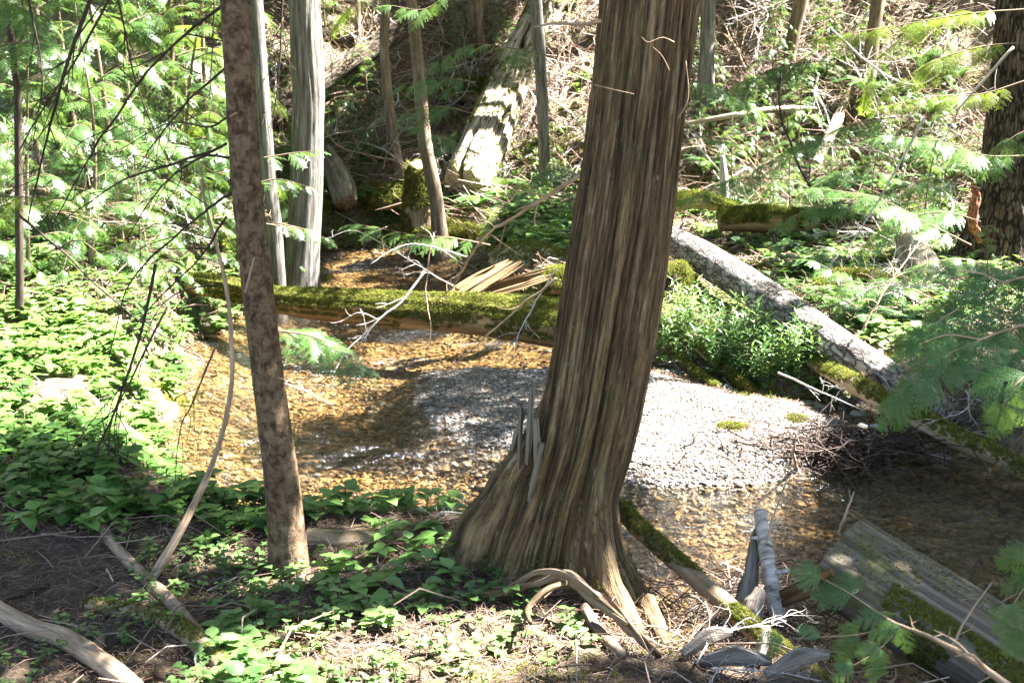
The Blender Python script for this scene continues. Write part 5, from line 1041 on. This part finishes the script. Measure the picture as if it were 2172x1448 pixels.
# hanging boughs
def hang(label, pp, r0, m=M_CEDLEAF, temps=SPRAY, dens=11, sz=.8, up=(0, -.25, 1), wood=M_BROWN, nm='cedar_bough', group=None, extra=()):
    w = W3(pp); rt = empty(nm, w[0], label, 'bough', group); fb, wb = Buf(), Buf(); bough(fb, wb, w, r0, 1.0, temps, dens, sz, up, .2)
    for e in extra: bough(fb, wb, W3(e), r0 * .6, 1.0, temps, dens, sz * .85, up, .1)
    child_local(rt, wb, 'twig', wood); child_local(rt, fb, 'foliage', m, smooth=False); return rt
for lab, pp, kw in (
    ('pale green bough reaching left over creek from big cedar side', [(1040, 520, 9.4), (960, 505, 9.4), (880, 498, 9.4), (770, 478, 9.4)], dict(sz=.62, dens=9)),
    ('drooping feathery bough hanging over pool right of slim trunk', [(560, 700, 7.6), (640, 708, 7.5), (700, 730, 7.4), (765, 775, 7.3)], dict(sz=.62, dens=11)),
    ('long yellow green bough at top right pointing left', [(2180, 20, 9.0), (2050, 30, 9.0), (1900, 55, 9.0), (1750, 78, 9.0)], dict(m=M_YELLEAF, sz=.55, dens=11)),
    ('hanging yellow green bough mass at top right', [(2180, 90, 8.8), (2080, 100, 8.8), (1980, 130, 8.8), (1900, 180, 8.8)], dict(m=M_YELLEAF, sz=.6, dens=11)),
    ('yellow bough before the fir trunk upper right', [(2180, 170, 9.2), (2080, 200, 9.2), (1980, 205, 9.2), (1880, 225, 9.2)], dict(m=M_YELLEAF, sz=.5, dens=11)),
    ('drooping yellow bough in sun over upper right slope', [(2050, -20, 9.6), (1940, 60, 9.6), (1860, 130, 9.6), (1835, 200, 9.6)], dict(m=M_YELLEAF, sz=.55, dens=11)),
    ('flat green bough below the yellow ones on right', [(2190, 330, 9.0), (2090, 330, 9.0), (1990, 300, 9.0), (1890, 290, 9.0)], dict(sz=.75)),
    ('green bough across the fir trunk at right edge', [(2200, 270, 8.0), (2150, 290, 8.0), (2110, 330, 8.0)], dict(m=M_FIRLEAF, sz=.55)),
    ('sunlit bough spreading over the terrace below fir', [(2060, 520, 9.8), (1960, 470, 9.8), (1860, 420, 9.8), (1740, 400, 9.8)], dict(sz=.75)),
    ('bright bough left of pale stump pointing left down', [(1990, 640, 9.2), (1900, 600, 9.2), (1820, 600, 9.2), (1740, 560, 9.2)], dict(sz=.6)),
    ('thin yellow tipped bough above leaning snag', [(1170, 120, 12.0), (1100, 105, 12.0), (1000, 95, 12.0), (930, 130, 12.0)], dict(sz=.8, dens=8)),
    ('bough crossing crooked slender tree at upper height', [(1010, 175, 12.6), (930, 165, 12.6), (860, 180, 12.6)], dict(sz=.75, dens=8)),
    ('bough crossing crooked slender tree at middle height', [(1000, 240, 12.4), (920, 225, 12.4), (820, 245, 12.4)], dict(sz=.75, dens=8)),
    ('lower bough in front of crooked slender tree', [(1020, 330, 12.0), (960, 300, 12.0), (900, 275, 12.0)], dict(sz=.75, dens=8)),
    ('bough hanging from top edge right of grey cedar', [(780, -30, 11.5), (740, 20, 11.5), (715, 50, 11.5)], dict(m=M_YELLEAF, sz=.6)),
    ('bough dangling from the top edge above crooked tree', [(960, -20, 11.0), (900, 20, 11.0), (830, 12, 11.0)], dict(sz=.6)),
    ('small bough in front of grey cedar lower part', [(570, 470, 9.8), (640, 485, 9.8), (690, 505, 9.8)], dict(sz=.4)),
    ('small bough crossing the grey cedar at mid height', [(560, 335, 9.9), (620, 325, 9.9), (670, 320, 9.9)], dict(sz=.4)),
    ('narrow bough reaching right past grey curved trunk', [(540, 390, 9.9), (590, 380, 9.9), (650, 395, 9.9)], dict(sz=.4)),
    ('bright green bough at left edge mid height', [(-60, 400, 5.2), (0, 415, 5.2), (75, 420, 5.2)], dict(sz=.35, dens=22, m=M_YELLEAF)),
    ('hanging bough at the top left corner', [(-60, -40, 6.5), (30, 10, 6.5), (90, 40, 6.5)], dict(sz=.5, dens=16)),
    ('dark drooping bough near top left behind twigs', [(-60, 110, 7), (60, 90, 7), (150, 120, 7)], dict(sz=.6, dens=13)),
    ('young bough before the slope right of big cedar upper', [(1440, 170, 11), (1530, 185, 11), (1600, 230, 11)], dict(sz=.7)),
    ('young bough before slope right of big cedar middle', [(1430, 300, 11), (1500, 290, 11), (1580, 300, 11)], dict(sz=.7))):
    kw.setdefault('wood', M_BROWN); hang(lab, pp, .007, **kw)
fg = dict(temps=FINE, wood=M_STICK)
for k, (lab, pp, sz_) in enumerate((('frosted bough over bright slope left of fir trunk', [(2080, 400, 10.5), (1990, 380, 10.5), (1900, 400, 10.5), (1800, 440, 10.5)], .65), ('frosted bough drooping beside pale stump upper side', [(2080, 470, 10), (2000, 450, 10), (1900, 470, 10), (1830, 530, 10)], .6),
    ('short frosted bough above mossy terrace log end', [(1880, 350, 11), (1800, 360, 11), (1720, 400, 11)], .65), ('frosted bough across pale fallen log on right', [(1900, 250, 11.5), (1820, 260, 11.5), (1720, 300, 11.5)], .65),
    ('sunny bough low right under the frosted ones', [(2100, 560, 9), (2020, 550, 9), (1940, 570, 9), (1880, 620, 9)], .5), ('frosted bough over the terrace centre right of leaning sapling', [(1830, 440, 11.5), (1760, 430, 11.5), (1660, 470, 11.5)], .6), ('bright bough high left of yellow boughs', [(1760, 130, 13), (1660, 140, 13), (1540, 190, 13)], .8), ('frosted bough mid slope just right of big cedar', [(1660, 380, 12.5), (1560, 380, 12.5), (1460, 420, 12.5)], .7), ('sunlit bough between dark sapling and pale log', [(1800, 310, 12.5), (1720, 300, 12.5), (1620, 350, 12.5)], .7), ('pale bough touching left edge of big cedar', [(1260, 390, 11), (1180, 360, 11), (1090, 400, 11)], .6), ('low sunny bough above grey fallen log', [(2060, 640, 8.6), (1960, 660, 8.6), (1870, 690, 8.6)], .45))):
    hang(lab, pp, .006, M_CEDLEAF, SPRAY, 11, sz_, (0, -.35, 1))
hang('large soft green bough entering at right edge above pool', [(2330, 520, 2.5), (2230, 570, 2.45), (2130, 600, 2.4), (2040, 650, 2.4), (1960, 700, 2.4)], .003, M_FIRLEAF, dens=20, sz=.27, up=(-.2, -.6, 1), extra=([(2230, 570, 2.45), (2170, 640, 2.4), (2130, 700, 2.4)], [(2130, 600, 2.4), (2080, 580, 2.4), (2030, 575, 2.4)]), **fg)
hang('middle blurred bough drooping toward the thin mossy log', [(2330, 650, 2.4), (2200, 680, 2.35), (2080, 720, 2.3), (1980, 770, 2.3), (1910, 840, 2.3)], .003, M_FIRLEAF, dens=20, sz=.27, up=(-.2, -.6, 1), extra=([(2080, 720, 2.3), (2010, 710, 2.3), (1950, 730, 2.3)],), **fg)
hang('lowest right bough with leaflets hanging beside the fir', [(2330, 760, 2.3), (2220, 770, 2.25), (2160, 810, 2.2), (2130, 860, 2.2)], .003, M_FIRLEAF, dens=20, sz=.25, up=(-.4, -.8, .6), **fg)
hang('bright bough tip at right edge over large grey log', [(2320, 1120, 2.0), (2240, 1160, 2.0), (2190, 1220, 2.0), (2150, 1280, 2.0)], .003, M_FIRLEAF, dens=22, sz=.24, up=(-.3, -.8, .7), extra=([(2300, 1240, 2.0), (2240, 1290, 2.0), (2180, 1340, 2.0)],), **fg)
hang('green bough fan spread below the large grey log', [(1890, 1315, 2.15), (1850, 1290, 2.2), (1790, 1250, 2.25), (1740, 1225, 2.25)], .002, M_FIRLEAF, dens=18, sz=.20, up=(0, -.8, .7), extra=([(1890, 1325, 2.15), (1820, 1345, 2.2), (1740, 1350, 2.2), (1660, 1355, 2.2)], [(1910, 1330, 2.1), (1860, 1380, 2.1), (1810, 1410, 2.1)]), **fg)
